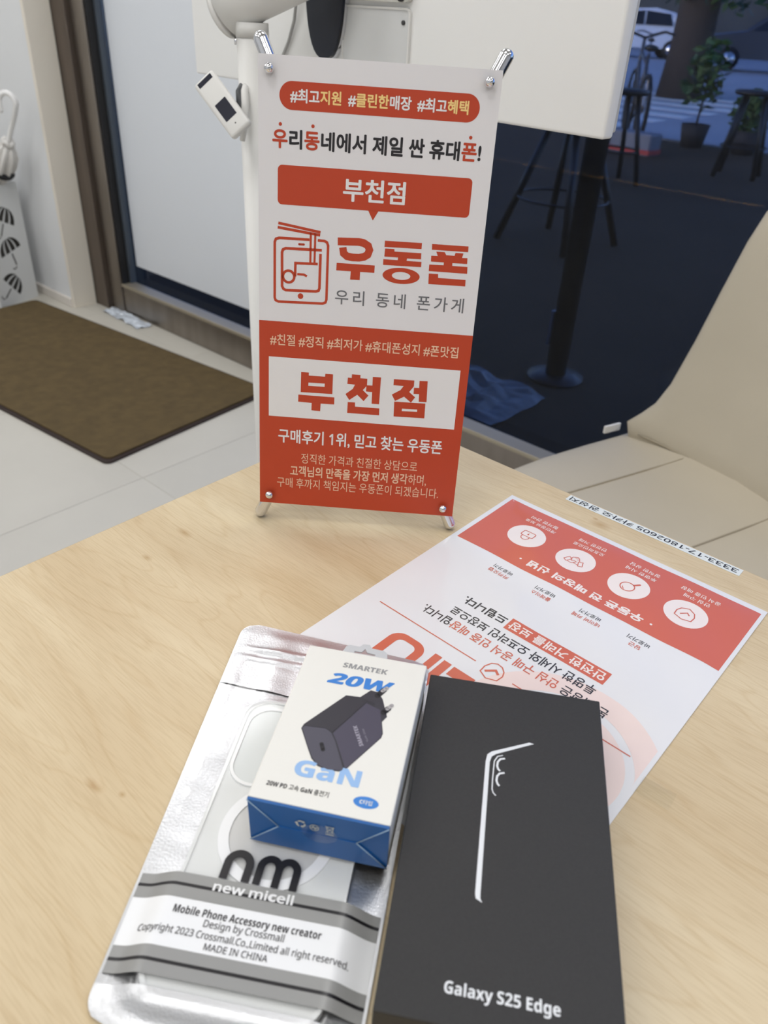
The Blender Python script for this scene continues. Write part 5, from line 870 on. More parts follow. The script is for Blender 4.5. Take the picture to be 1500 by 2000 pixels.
# --- chair: seat pad and leaning back, both lofted from rounded cross-sections
CH_A = math.atan2(0.32, 0.947)            # turned a little towards the camera's left
FWv = Vector((-math.sin(CH_A), -math.cos(CH_A), 0)); RTv = Vector((math.cos(CH_A), -math.sin(CH_A), 0))
LEATHER = mat('beige_leatherette', S(191, 181, 161), 0.55, var=0.035, vscale=5, bump=0.12, bscale=260)
chair = thing('dining_chair', 'beige leatherette chair with tall leaning back between the table and the glass', 'chair', mtx=axes_matrix((-0.2645, 1.191, 0), RTv, -FWv, (0, 0, 1)))
# local: x = sitter's right-hand side seen from the front, y = towards the back, z up
def section(c, hw, ht, lat, nrm, n=28, e=3.4):
    r = []
    for k in range(n):
        a = 2 * math.pi * k / n
        ca, sa = math.cos(a), math.sin(a)
        r.append(Vector(c) + Vector(lat) * hw * math.copysign(abs(ca) ** (2 / e), ca) + Vector(nrm) * ht * math.copysign(abs(sa) ** (2 / 2.4), sa))
    return r
rings = []
for y, hw, ht, z in ((-0.455, 0.10, 0.006, 0.405), (-0.448, 0.165, 0.020, 0.412), (-0.425, 0.195, 0.032, 0.422), (-0.37, 0.213, 0.036, 0.424), (-0.30, 0.224, 0.036, 0.424), (-0.20, 0.238, 0.036, 0.424), (-0.10, 0.243, 0.036, 0.424), (-0.02, 0.242, 0.036, 0.426), (0.03, 0.236, 0.034, 0.434), (0.06, 0.225, 0.028, 0.44), (0.075, 0.19, 0.01, 0.44)):
    rings.append(section((0, y, z), hw, ht, (1, 0, 0), (0, 0, 1)))
link('seat', loft_mesh('seat', rings), LEATHER, chair, True)
ta = math.radians(20)
UPb = Vector((0, math.sin(ta), math.cos(ta))); NRb = Vector((0, -math.cos(ta), math.sin(ta)))
rings = []
for u, hw, ht in ((-0.025, 0.17, 0.008), (-0.015, 0.215, 0.022), (0.01, 0.228, 0.028), (0.035, 0.212, 0.028), (0.06, 0.199, 0.027), (0.10, 0.191, 0.026), (0.18, 0.188, 0.025), (0.27, 0.188, 0.024), (0.35, 0.187, 0.023), (0.40, 0.182, 0.022), (0.44, 0.165, 0.020), (0.465, 0.13, 0.015), (0.475, 0.08, 0.006)):
    c = Vector((0, 0.0, 0.455)) + UPb * u - NRb * 0.026
    r = section(c, hw, ht, (1, 0, 0), NRb)
    for p in r: p += NRb * 0.035 * (p.x / 0.2) ** 2      # the back wraps slightly forward at its sides
    rings.append(r)
link('backrest', loft_mesh('backrest', rings), LEATHER, chair, True)
SEAM = mat('seam_thread', S(164, 153, 132), 0.7)
for sx in (-0.095, 0.095):
    tube('seam', [(sx, y, 0.4598 + (0.001 if y > -0.05 else 0)) for y in (-0.005, -0.06, -0.12, -0.18, -0.24, -0.30, -0.36)], 0.0016, SEAM, chair, 6)
tube('seam', [(x, -0.012 + 0.035 * 0 - 0.030 * (x / 0.2) ** 2 + 0.012, 0.4612 + 0.004 * (abs(x) / 0.2) ** 3) for x in [-0.19 + 0.38 * k / 16 for k in range(17)]], 0.0016, SEAM, chair, 6)
box('care_tag', (-0.2475, -0.052, 0.446), (-0.2425, -0.014, 0.460), mat('tag_white', S(232, 230, 224), 0.6), chair, 0.001)
link('frame', box_mesh('frame', (-0.16, -0.33, 0.375), (0.16, 0.03, 0.392), 0.004), DARK, chair)
for sx in (-1, 1):
    for y0, y1 in ((-0.30, -0.37), (0.0, 0.10)):
        tube('leg', [(sx * 0.14, y0, 0.385), (sx * 0.215, y1, 0.0)], [0.014, 0.010], DARK, chair, 10)

# --- white display on a pole stand, seen from behind
BX0, BX1 = Vector((-1.0213, 0.7518, 0)), Vector((-0.3527, 0.6922, 0))
bex = (BX1 - BX0).normalized(); bny = Vector((-bex.y, bex.x, 0))      # bny points away from the camera
disp = thing('display_stand', 'white display screen on a white pole stand behind the banner', 'display stand', mtx=axes_matrix(BX0, bex, bny, (0, 0, 1)))
BACK = mat('display_back', S(251, 251, 249), 0.55)
box('screen_back', (0.0, 0.0, 0.985), (0.6712, 0.016, 1.375), BACK, disp, 0.003, 3, True)
box('screen', (0.004, 0.016, 0.989), (0.667, 0.026, 1.371), mat('screen_bezel', S(205, 203, 198), 0.4), disp, 0.002)
tube('pole', [(0.269, -0.09, 0.03), (0.269, -0.09, 1.047)], 0.0172, WHITE_PLASTIC, disp, 28)
tube('pole_collar', [(0.269, -0.09, 1.040), (0.269, -0.09, 1.054)], 0.0180, mat('collar_white', S(222, 221, 217), 0.4), disp, 28)
elb = tube('hinge', [(0.238, -0.098, 1.064), (0.265, -0.085, 1.082), (0.33, -0.03, 1.118), (0.35, -0.002, 1.127)], [0.0290, 0.0290, 0.028, 0.027], WHITE_PLASTIC, disp, 28)
tube('hinge_cap', [(0.231, -0.101, 1.0605), (0.2365, -0.0985, 1.0635)], [0.026, 0.0280], WHITE_PLASTIC, elb, 28)
lathe('base', [(0.0, 0.0), (0.19, 0.0), (0.19, 0.012), (0.17, 0.024), (0.05, 0.032), (0.0, 0.032)], WHITE_PLASTIC, disp, 36, (0.269, -0.09, 0))
tube('screw', [(0.2575, -0.1015, 1.036), (0.256, -0.1045, 1.036)], 0.0036, CHROME, disp, 12)
oval = [(0.292 + 0.032 * math.copysign(abs(math.cos(a)) ** 0.8, math.cos(a)), 1.090 + 0.068 * math.sin(a)) for a in [2 * math.pi * k / 40 for k in range(40)]]
def upright(o): o.matrix_local = Matrix(((1, 0, 0, 0), (0, 0, -1, 0), (0, 1, 0, 0), (0, 0, 0, 1))); return o     # (x, y, z) -> (x, -z, y)
ov = upright(solid_poly('mount_plate', [oval], 0.0003, 0.009, mat('navy_black', S(20, 24, 38), 0.25), disp))
upright(solid_poly('plate_rim', [[(0.292 + (x - 0.292) * 1.05, 1.09 + (z - 1.09) * 1.03) for x, z in oval], oval], 0.0002, 0.006, CHROME, disp))
upright(solid_poly('label_pocket', [[(u / 1000, v / 1000) for u, v in rrect(318, 990, 421, 1073, 5)]], 0.0002, 0.0016, mat('clear_pocket', S(222, 223, 222), 0.25), disp))
upright(solid_poly('pocket_rim', [[(u / 1000, v / 1000) for u, v in rrect(316, 988, 423, 1075, 6)], [(u / 1000, v / 1000) for u, v in rrect(318, 990, 421, 1073, 5)]], 0.0002, 0.0030, WHITE_PLASTIC, disp))
tube('pocket_pin', [(0.413, -0.0032, 1.062), (0.413, -0.0005, 1.062)], 0.0022, mat('pin_dark', S(60, 60, 62), 0.5), disp, 10)
upright(solid_poly('upper_cover', [[(u / 1000, v / 1000) for u, v in rrect(300, 1079.5, 424, 1150, 6)]], 0.0002, 0.007, mat('cover_grey', S(206, 205, 196), 0.4), disp))
tube('cover_knob', [(0.414, -0.0105, 1.0835), (0.414, -0.006, 1.0835)], 0.0036, DARK, disp, 12)
tube('cable', [(0.258, -0.006, 1.13), (0.247, -0.007, 1.10), (0.239, -0.006, 1.077), (0.232, -0.004, 1.057), (0.219, -0.003, 1.035), (0.206, -0.003, 1.018), (0.19, -0.003, 0.998)], 0.0019, mat('cable_white', S(176, 176, 174), 0.5), disp, 8)
# holder clipped to the pole, remote resting in it
HC = Vector((0.2715, -0.1130, 0.972))
hold = tube('holder', [HC + Vector(q) for q in ((-0.004, 0.008, 0.022), (0.003, 0.0, 0.017), (0.008, -0.003, 0.004), (0.009, -0.004, -0.012), (0.006, -0.004, -0.026))], [0.0036, 0.0048, 0.0052, 0.0046, 0.0032], mat('holder_dark', S(58, 60, 64), 0.4), disp, 12)
tube('holder_rim', [HC + Vector(q) for q in ((0.000, 0.010, 0.024), (0.009, 0.002, 0.018), (0.0135, -0.001, 0.004), (0.0135, -0.003, -0.014), (0.009, -0.004, -0.031))], [0.003, 0.0042, 0.0046, 0.004, 0.003], WHITE_PLASTIC, hold, 12)
rx = Vector((0.759, 0.085, -0.645)).normalized()         # long axis runs down to the right
rz_ = Vector((0.42, -0.80, 0.40)); rz_ = (rz_ - rx * rz_.dot(rx)).normalized(); ry = rz_.cross(rx)
rem = thing('remote_control', 'small white remote with a dark window hanging in the holder on the pole', 'remote control', mtx=axes_matrix(Vector((-0.7605, 0.5927, 0.9764)), rx, ry, rz_))
box('body', (-0.036, -0.0135, -0.005), (0.036, 0.0135, 0.005), WHITE_PLASTIC, rem, 0.0035, 4, True)
box('window', (-0.003, -0.0075, 0.0046), (0.019, 0.0075, 0.0054), mat('window_dark', S(36, 38, 52), 0.2), rem, 0.0006)
box('port', (-0.0330, -0.0095, 0.0046), (-0.0275, 0.0095, 0.0053), mat('window_dark', S(36, 38, 52), 0.2), rem, 0.0005)
tube('indicator', [(0.026, 0.0, 0.0045), (0.026, 0.0, 0.0053)], 0.0008, DARK, rem, 8)

# --- floor mat
ma = math.radians(5.3)
matt = thing('door_mat', 'brown carpet door mat with a dark rubber edge on the floor', 'door mat', (-1.735, 0.888, 0), ma)
MW, MD = 1.325, 0.645
def mat_outline(inset, r): return [(u, v) for u, v in rrect(-MW + inset, inset, -inset, MD - inset, r, 5)]
solid_poly('rubber_edge', [mat_outline(0, 0.02)], 0.0, 0.007, mat('rubber_brown', S(46, 32, 28), 0.7), matt)
PILE = mat('brown_pile', S(92, 76, 46), 0.95, var=0.16, vscale=30, bump=0.9, bscale=500)
solid_poly('carpet', [mat_outline(0.012, 0.02)], 0.006, 0.012, PILE, matt)

# --- umbrella stand with cut-out umbrellas, and the umbrella in it
sd = Vector((0.34, -0.94, 0)).normalized()
si = Vector((sd.y, -sd.x, 0))                    # points into the stand, away from the visible face
stand = thing('umbrella_stand', 'white metal umbrella stand with umbrella cut-outs against the wall', 'umbrella stand', mtx=axes_matrix(Vector((-3.165, 1.446, 0)), sd, si, (0, 0, 1)))
STAND = mat('stand_white', S(222, 224, 224), 0.5)
def rot2(p, a, c): return [(c[0] + (x * math.cos(a) - y * math.sin(a)), c[1] + (x * math.sin(a) + y * math.cos(a))) for x, y in p]
def umbrella_cutout(cx, cz, s, a):
    """Five canopy gores, a shaft and a crook, as separate holes."""
    out = []
    n = 4
    rib = lambda q, t: (q * s * math.sin(t * math.pi / 2) , s * 0.95 * math.cos(t * math.pi / 2))
    for k in range(n):
        q0, q1 = -1 + 2 * k / n + 0.06, -1 + 2 * (k + 1) / n - 0.06
        g = [rib(q0, t) for t in (0.18, 0.4, 0.6, 0.8, 1.0)] + [rib(q1, t) for t in (1.0, 0.8, 0.6, 0.4, 0.18)]
        out.append(rot2([(x, y - 0.02) for x, y in g], a, (cx, cz)))
    out.append(rot2([(-0.0035, -0.027), (-0.0035, -s * 1.3), (0.0035, -s * 1.3), (0.0035, -0.027)], a, (cx, cz)))
    out = [[(x, y) for x, y in c] for c in out]
    hook = [(x, y - s * 0.30) for x, y in ((0.0, -s * 1.05), (0.004, -s * 1.18), (0.013, -s * 1.22), (0.022, -s * 1.18), (0.024, -s * 1.05), (0.019, -s * 1.05), (0.017, -s * 1.12), (0.012, -s * 1.14), (0.008, -s * 1.12), (0.006, -s * 1.05))]
    out.append(rot2(hook, a, (cx, cz)))
    return out
holes = []
for cx, cz, s, a in ((0.092, 0.335, 0.058, 0.45), (0.098, 0.222, 0.058, -0.25), (0.112, 0.085, 0.056, 0.85)):
    holes += umbrella_cutout(cx, cz, s, a)
SW, SH, SD = 0.20, 0.448, 0.36
fp = solid_poly('front_panel', [[(0, 0), (SW, 0), (SW, SH), (0, SH)]] + holes, -0.0012, 0.0, STAND, stand)
fp.matrix_local = Matrix(((1, 0, 0, 0), (0, 0, 1, 0.0015), (0, 1, 0, 0), (0, 0, 0, 1)))
box('side_panel', (0, 0.0016, 0), (0.0015, SD, SH), STAND, stand)
box('side_panel', (SW - 0.0015, 0.0016, 0), (SW, SD, SH), STAND, stand)
box('back_panel', (0.0016, SD - 0.0015, 0), (SW - 0.0016, SD, SH), STAND, stand)
box('drip_tray', (0.0016, 0.0016, 0.0), (SW - 0.0016, SD - 0.0016, 0.01), STAND, stand)
box('shade_sheet', (0.006, 0.012, 0.012), (SW - 0.006, 0.016, SH - 0.03), mat('shade_dark', S(70, 68, 64), 0.8), stand)  # dark sheet standing in for the shade inside the stand
# umbrella: leans in the stand's rear corner
U0 = Vector((-3.440, 1.330, 0.05)); U1 = Vector((-3.060, 1.400, 0.605))
ud = (U1 - U0).normalized()
umb = thing('umbrella', 'folded white umbrella with a crook handle standing in the white stand', 'umbrella', mtx=Matrix.Translation(U0))
tube('shaft', [ud * q for q in (0.0, 0.2, 0.5, 0.70)], 0.005, CHROME, umb, 10)
_ux = ud.cross(Vector((0, 0, 1))).normalized(); _uy = ud.cross(_ux)
rings = []
for q, r in ((0.03, 0.006), (0.20, 0.014), (0.40, 0.016), (0.50, 0.020), (0.545, 0.034), (0.58, 0.040), (0.62, 0.038), (0.65, 0.028), (0.668, 0.010)):
    rings.append([ud * q + (_ux * math.cos(a) + _uy * math.sin(a)) * r * (1 + 0.2 * math.cos(8 * a)) for a in [2 * math.pi * k / 48 for k in range(48)]])
FABRIC = mat('white_fabric', S(226, 224, 220), 0.7)
link('canopy', loft_mesh('canopy', rings), FABRIC, umb, True)
tube('strap', [ud * 0.545 + (_ux * math.cos(a) + _uy * math.sin(a)) * 0.036 for a in [2 * math.pi * k / 20 for k in range(20)]], 0.011, DARK, umb, 8, closed=True)
tube('frill', [ud * (0.672 + 0.006 * math.sin(4 * a)) + (_ux * math.cos(a) + _uy * math.sin(a)) * 0.016 for a in [2 * math.pi * k / 20 for k in range(20)]], 0.009, FABRIC, umb, 8, closed=True)
top = Vector((-2.962, 1.408, 0.735)) - U0
side = Vector((-0.80, -0.60, 0)).normalized()
hp = [ud * 0.68, ud * 0.72, ud.lerp(ud, 0) * 0.79, top]
for k in range(1, 10):
    b = math.pi * k / 9
    hp.append(top + side * 0.030 * (1 - math.cos(b)) + Vector((0, 0, 0.034 * math.sin(b))))
hp.append(hp[-1] + Vector((0, 0, -0.022)))
tube('handle', hp, 0.0095, mat('handle_white', S(244, 244, 243), 0.25), umb, 12, True)

# --- crumpled clear wrapper on the floor by the door sill
random.seed(9)
v, f = [], []
for i in range(17):
    for j in range(7):
        x, y = i / 16 * 0.27 - 0.135, j / 6 * 0.062 - 0.031
        v.append((x + 0.006 * noise.noise((x * 30, y * 30, 2)), y + 0.006 * noise.noise((x * 30, y * 30, 5)), 0.002 + 0.016 * abs(noise.noise((x * 22, y * 40, 9)))))
for i in range(16):
    for j in range(6):
        a = i * 7 + j
        f.append((a, a + 7, a + 8, a + 1))
o = link('plastic_wrapper', mesh('plastic_wrapper', v, f), mat('wrapper', S(206, 214, 224), 0.2, var=0.25, vscale=30), None)
o.location = (-2.70, 1.566, 0); o.rotation_euler = (0, 0, math.radians(-3))
tag(o, 'crumpled clear plastic wrapper on the floor beside the steel door sill', 'wrapper')

# ================================================================== on the table
# --- desk-top X banner
by, bt, br = 0.6806, 0.1333, -0.0108
BW, BH = 0.1487, 0.2993
_ex0 = Vector((math.cos(by), math.sin(by), 0)); _n0 = Vector((-math.sin(by), math.cos(by), 0))
_ey0 = Vector((0, 0, math.cos(bt))) + _n0 * math.sin(bt)
bnx = _ex0 * math.cos(br) + _ey0 * math.sin(br); bnyv = _ey0 * math.cos(br) - _ex0 * math.sin(br); bnz = bnx.cross(bnyv)
BORG = Vector((-0.3856, 0.3133, 0.7570)); BSC = 0.9785
ban = thing('banner_stand', 'small white and orange-red phone shop banner on a chrome X stand', 'banner stand', mtx=axes_matrix(BORG, bnx, bnyv, bnz) @ Matrix.Scale(BSC, 4))
SHEET = mat('banner_sheet', S(232, 230, 232), 0.45)
sheet = box('banner_sheet', (0, 0, -0.0004), (BW, BH, 0), SHEET, ban)
z1, z2 = 1.0e-4, 2.0e-4
Flat().rect(0, 0, BW * 1000, 139.2, z1).build('red_field', RED, sheet)
Flat().poly(rrect(13.2, 270.0, 136.9, 285.8, 7.9, 10), z=z1).build('headline_pill', RED, sheet)
def runs(txt, ub, colours, z, bold, parent, warp=None, **kw):
    """One object per stretch of one colour; colours maps a material to its letter indices."""
    for m, idx in colours:
        cur = []
        for i in sorted(idx) + [10 ** 6]:
            if cur and (i != cur[-1] + 1 or txt[cur[-1]] == ' '):
                if any(txt[c] != ' ' for c in cur): Flat().text(txt, *ub, z, bold=bold, select=set(cur), **kw).build('lettering', m, parent, warp)
                cur = []
            if i < len(txt) and txt[i] != ' ': cur.append(i)
TAGS = '#최고지원  #클린한매장  #최고혜택'
yel = {3, 4, 8, 9, 10, 18, 19}
runs(TAGS, (19.9, 274.1, 130.2, 281.9), ((WHITE_PRINT, set(range(len(TAGS))) - yel), (YELLOW_PRINT, yel)), z2, 0.028, sheet)
HEAD = '우리동네에서 제일 싼 휴대폰!'
redh = {0, 2, 14}
runs(HEAD, (8.9, 248.0, 140.7, 259.3), ((INK, set(range(len(HEAD))) - redh), (RED, redh)), z1, 0.03, sheet)
for u in (13.9, 34.4, 133.2): Flat().disc(u, 261.8, 1.05, z1).build('accent_dot', RED, sheet)
Flat().poly(rrect(12.5, 215.0, 137.2, 238.6, 2.8), z=z1).poly([(71.6, 215.2), (75.0, 209.2), (78.4, 215.2)], z=z1).build('speech_box', RED, sheet)
Flat().text('부천점', 54.8, 219.7, 95.1, 233.6, z2, bold=0.022).build('lettering', WHITE_PRINT, sheet)
fl = Flat()
for p in LOGO: fl.poly(p, z=z1)
fl.stroke(LOGO_STROKE_U, 4.9, z1)
fl.disc(96.1, 175.6, 12.5, z1, ry=5.2, hole=6.2)
fl.build('shop_logo', RED, sheet)
fl = Flat()
fl.stroke(ICON_OUTER, 1.7, z1).stroke(ICON_INNER, 1.8, z1)
fl.disc(28.5, 157.4, 1.9, z1).stroke(ICON_SPK, 1.4, z1, caps=True)
fl.disc(20.2, 169.8, 4.7, z1, hole=3.0).stroke(ICON_BOWL, 1.7, z1).stroke(ICON_DASH, 1.5, z1)
for p in ICON_NOODLE: fl.stroke(p, 1.4, z1)
for p in ICON_STICK: fl.stroke(p, 1.7, z1)
fl.build('phone_icon', RED, sheet)
Flat().text('우리 동네 폰가게', 52.2, 153.9, 140.1, 163.7, z1, bold=0.008, track=0.165).build('lettering', GREY_INK, sheet)
Flat().text('#친절 #정직 #최저가 #휴대폰성지 #폰맛집', 7.7, 122.6, 139.8, 130.6, z2, bold=0.012).build('lettering', CREAM_PRINT, sheet)
Flat().rect(6.8, 70.2, 142.8, 114.2, z2).build('name_box', WHITE_PRINT, sheet)
fl = Flat()
for p in NAME: fl.poly(*p, z=3e-4)
fl.build('lettering', RED, sheet)
Flat().text('구매후기 1위, 믿고 찾는 우동폰', 13.9, 49.6, 135.5, 61.0, z2, bold=0.02, style='r').build('lettering', WHITE_PRINT, sheet)
Flat().text('정직한 가격과 친절한 상담으로', 31.2, 34.6, 118.4, 42.6, z2).build('lettering', CREAM_PRINT, sheet)
L3 = '고객님의 만족을 가장 먼저 생각하며,'
lt = {len(L3) - 1, len(L3) - 2, len(L3) - 3}
Flat().text(L3, 23.1, 23.4, 126.1, 32.4, z2, bold=0.02, select=set(range(len(L3))) - lt).build('lettering', CREAM_PRINT, sheet)
Flat().text(L3, 23.1, 23.4, 126.1, 32.4, z2, select=lt).build('lettering', CREAM_PRINT, sheet)
Flat().text('구매 후까지 책임지는 우동폰이 되겠습니다.', 13.2, 13.9, 136.2, 22.1, z2).build('lettering', CREAM_PRINT, sheet)
# chrome cross arms behind the sheet, with ball studs through the corners
hub = Vector((BW / 2, BH / 2, -0.0075))
ARM = 0.0046
def foot_v(u):
    """Local v at which an arm's rounded foot just touches the table."""
    for k in range(400):
        vv = -0.024 + k * 1e-4
        if (ban.matrix_world @ Vector((u, vv, -0.0075))).z - ARM >= TH + 0.0002: return vv
    return 0.0
for (u, v_), st in (((0.0005, 0.3075), (0.0072, 0.2917)), ((0.1500, 0.3072), (0.1411, 0.2925)), ((-0.0008, None), (0.0078, 0.0079)), ((0.1478, None), (0.1405, 0.0074))):
    if v_ is None: v_ = foot_v(u)
    tip = Vector((u, v_, -0.0075))
    arm = tube('arm', [hub, hub.lerp(tip, 0.5), tip], ARM, CHROME, ban, 16, True)
    stu = link('ball_stud', merge('ball_stud', [tube_mesh('s', [(st[0], st[1], -0.004), (st[0], st[1], 0.0016)], 0.0012, 10)]), CHROME, ban, True)
    rr = 0.0031
    sph = [[(st[0] + rr * math.sin(p) * math.cos(a), st[1] + rr * math.sin(p) * math.sin(a), 0.0030 - rr * math.cos(p)) for a in [2 * math.pi * k / 20 for k in range(20)]] for p in [max(0.02, math.pi * k / 12) for k in range(12)] + [math.pi - 0.02]]
    link('ball', loft_mesh('ball', sph), CHROME, stu, True)
tube('hub', [hub + Vector((0, 0, 0.004)), hub + Vector((0, 0, -0.010))], 0.013, mat('hub_grey', S(60, 60, 64), 0.4), ban, 20)
_inv = ban.matrix_world.inverted()
_rear = BORG + bnx * (BW / 2 * BSC) + Vector((0, 0, 0)) - Vector((bnz.x, bnz.y, 0)).normalized() * 0.115
_rear.z = TH + ARM + 0.0002
tube('rear_leg', [hub + Vector((0, 0, -0.010)), hub.lerp(_inv @ _rear, 0.5) + Vector((0, 0, -0.006)), _inv @ _rear], ARM, CHROME, ban, 14, True)

# --- laminated A4 notice, upside down for the camera
PT_ = TH + 0.0002
post = thing('laminated_notice', 'laminated orange and white notice lying upside down on the table', 'notice', mtx=axes_matrix((-0.0605, 0.4857, PT_), (-1, 0, 0), (0, -1, 0), (0, 0, 1)))
LAMI = dict(rough=0.30, coat=0.6)
def lami(name, c): return mat(name, c, **LAMI)
PW_, PL_ = lami('notice_paper', S(232, 231, 231)), None
P_RED = lami('notice_red', S(211, 108, 82)); P_PINK = lami('notice_pink', S(241, 220, 212)); P_INK = lami('notice_ink', S(52, 48, 48)); P_WHITE = lami('notice_white', S(244, 232, 226))
# gently waved sheet: real geometry, so that the laminate's gloss breaks up
def wave(u, v, z=0.0):
    e = min(u, 0.2095 - u, v, 0.297 - v)
    w = 0.00045 * (1 + math.sin(u * 95 + v * 40) * math.sin(v * 62 - u * 25)) * min(1.0, max(0.0, e) / 0.012)
    inner = min(1.0, max(0.0, ((0.178 if u < 0.030 else 0.150 + max(0.0, 0.028 * (1 - (u - 0.030) / 0.02))) - v) / 0.03))       # flat where boxes and bag lie on it
    return (u, v, z + w * inner)
def sheet_grid(name, u0, v0, u1, v1, nu, nv, z0, m, parent, wf):
    vv, ff = [], []
    for s in (0, 1):
        for i in range(nu + 1):
            for j in range(nv + 1):
                u, v_ = u0 + (u1 - u0) * i / nu, v0 + (v1 - v0) * j / nv
                vv.append(wf(u, v_, z0 if s else z0 - 0.0002))
    q = (nu + 1) * (nv + 1)
    for i in range(nu):
        for j in range(nv):
            a = i * (nv + 1) + j
            ff.append((a + q, a + nv + 1 + q, a + nv + 2 + q, a + 1 + q))
            ff.append((a + 1, a + nv + 2, a + nv + 1, a))
    return link(name, mesh(name, vv, ff), m, parent, True)
paper = sheet_grid('paper', 0, 0, 0.2095, 0.297, 60, 80, 0.0004, PW_, post, wave)
ZP = 0.0004
def drape_grid(fl_rect, z):
    u0, v0, u1, v1 = [q / 1000 for q in fl_rect]
    vv, ff = [], []
    nu, nv = max(2, int((u1 - u0) / 0.0035)), max(2, int((v1 - v0) / 0.0035))
    for i in range(nu + 1):
        for j in range(nv + 1): vv.append(wave(u0 + (u1 - u0) * i / nu, v0 + (v1 - v0) * j / nv, ZP + z))
    for i in range(nu):
        for j in range(nv):
            a = i * (nv + 1) + j
            ff.append((a, a + nv + 1, a + nv + 2, a + 1))
    return vv, ff
vv, ff = drape_grid((2.6, 5.6, 205.4, 80.9), 6e-5)
link('red_panel', mesh('red_panel', vv, ff), P_RED, paper, True)
W_ = lambda u, v_, z: wave(u, v_, ZP + z)
q1, q2 = 1.3e-4, 2.2e-4
for c in (40.2, 82.2, 124.8, 167.3):
    fl = Flat()
    # fine fans so that the discs follow the sheet
    for k in range(40):
        a0, a1 = 2 * math.pi * k / 40, 2 * math.pi * (k + 1) / 40
        for r0, r1 in ((0, 5), (5, 10), (10, 14.7)):
            fl.poly([(c + r0 * math.cos(a0), 43.3 + r0 * math.sin(a0)), (c + r1 * math.cos(a0), 43.3 + r1 * math.sin(a0)), (c + r1 * math.cos(a1), 43.3 + r1 * math.sin(a1)), (c + r0 * math.cos(a1), 43.3 + r0 * math.sin(a1))] if r0 else [(c, 43.3), (c + r1 * math.cos(a0), 43.3 + r1 * math.sin(a0)), (c + r1 * math.cos(a1), 43.3 + r1 * math.sin(a1))], z=q1)
    fl.build('icon_disc', P_WHITE, paper, W_)
for c, a, b, wa, wb in ((40.6, '안심 구매', '공식 인증 매장', 18.5, 28.3), (82.4, '투명한 시세', '정직한 상담', 23.5, 23.5), (125, '오프라인으로', '안전한 거래', 25.5, 22.5), (167.3, '개인정보 보호', '철저한 관리', 27.0, 23.8)):
    Flat().text(a, c - wa / 2, 21.4, c + wa / 2, 25.6, q1, bold=0.012).build('lettering', P_WHITE, paper, W_)
    Flat().text(b, c - wb / 2, 14.8, c + wb / 2, 19.0, q1, bold=0.012).build('lettering', P_WHITE, paper, W_)
Flat().text('우동폰 전 매장의 신념', 58.1, 66.6, 147.9, 74.8, q1, bold=0.04).build('lettering', P_WHITE, paper, W_)
for u in (52.4, 154.8): Flat().disc(u, 70.6, 0.9, q1).build('dot', P_WHITE, paper, W_)
fl = Flat()
# icons: shield with tick, magnifier, handshake, padlock
sh = [(0, 7.2), (5.8, 5.2), (6.2, 0), (4.6, -4.2), (0, -7.0), (-4.6, -4.2), (-6.2, 0), (-5.8, 5.2)]
fl.stroke([(40.2 + x, 43.3 + y) for x, y in sh], 0.75, q2, closed=True).stroke([(37.5, 43.6), (39.6, 41.4), (43.2, 45.6)], 0.9, q2).build('shield_icon', P_RED, paper, W_)
fl = Flat()
fl.disc(82.6, 44.6, 5.4, q2, hole=4.6).stroke([(79.6, 40.4), (76.8, 36.8)], 1.6, q2, caps=True).stroke([(85.6, 46.0), (84.8, 47.6), (83.4, 48.4)], 0.6, q2).build('magnifier_icon', P_RED, paper, W_)
fl = Flat()
hs = [[(117.0, 47.5), (119.8, 49.0), (122.0, 44.0), (119.0, 42.4), (117.0, 47.5)], [(132.6, 47.0), (129.8, 48.6), (127.4, 43.8), (130.2, 42.0), (132.6, 47.0)],
      [(120.3, 48.0), (124.4, 47.2), (126.2, 48.6), (129.4, 47.9)], [(121.3, 43.4), (123.4, 39.8), (125.0, 38.8), (126.4, 39.6), (128.0, 41.0), (128.4, 43.0)],
      [(122.9, 41.2), (124.3, 42.4)], [(124.2, 39.6), (125.9, 41.2)], [(125.8, 39.2), (127.3, 40.6)], [(124.4, 47.2), (123.2, 44.8), (125.0, 44.4), (126.8, 45.6), (128.4, 43.6)]]
for p in hs: fl.stroke(p, 0.6, q2)
fl.build('handshake_icon', P_RED, paper, W_)
fl = Flat()
fl.stroke(rrect(162.2, 37.4, 172.4, 44.2, 1.4, 4), 0.7, q2, closed=True).stroke([(164.2, 44.2), (164.2, 46.5), (165.4, 48.4), (167.3, 49.1), (169.2, 48.4), (170.4, 46.5), (170.4, 44.2)], 0.7, q2).disc(167.3, 41.3, 0.7, q2).stroke([(167.3, 41.0), (167.3, 39.4)], 0.6, q2)
fl.build('padlock_icon', P_RED, paper, W_)
for c, a, wa in ((51, '당근', 7.8), (86, '네이버 카페', 20), (121, '플레이스', 14.8), (156, '카카오맵', 16.2)):
    Flat().text(a, c - wa / 2, 95.2, c + wa / 2, 99.4, q1, bold=0.014).build('lettering', P_RED, paper, W_)
    Flat().text('바로가기', c - 7.6, 89.2, c + 7.6, 93.4, q1, bold=0.004).build('lettering', P_INK, paper, W_)
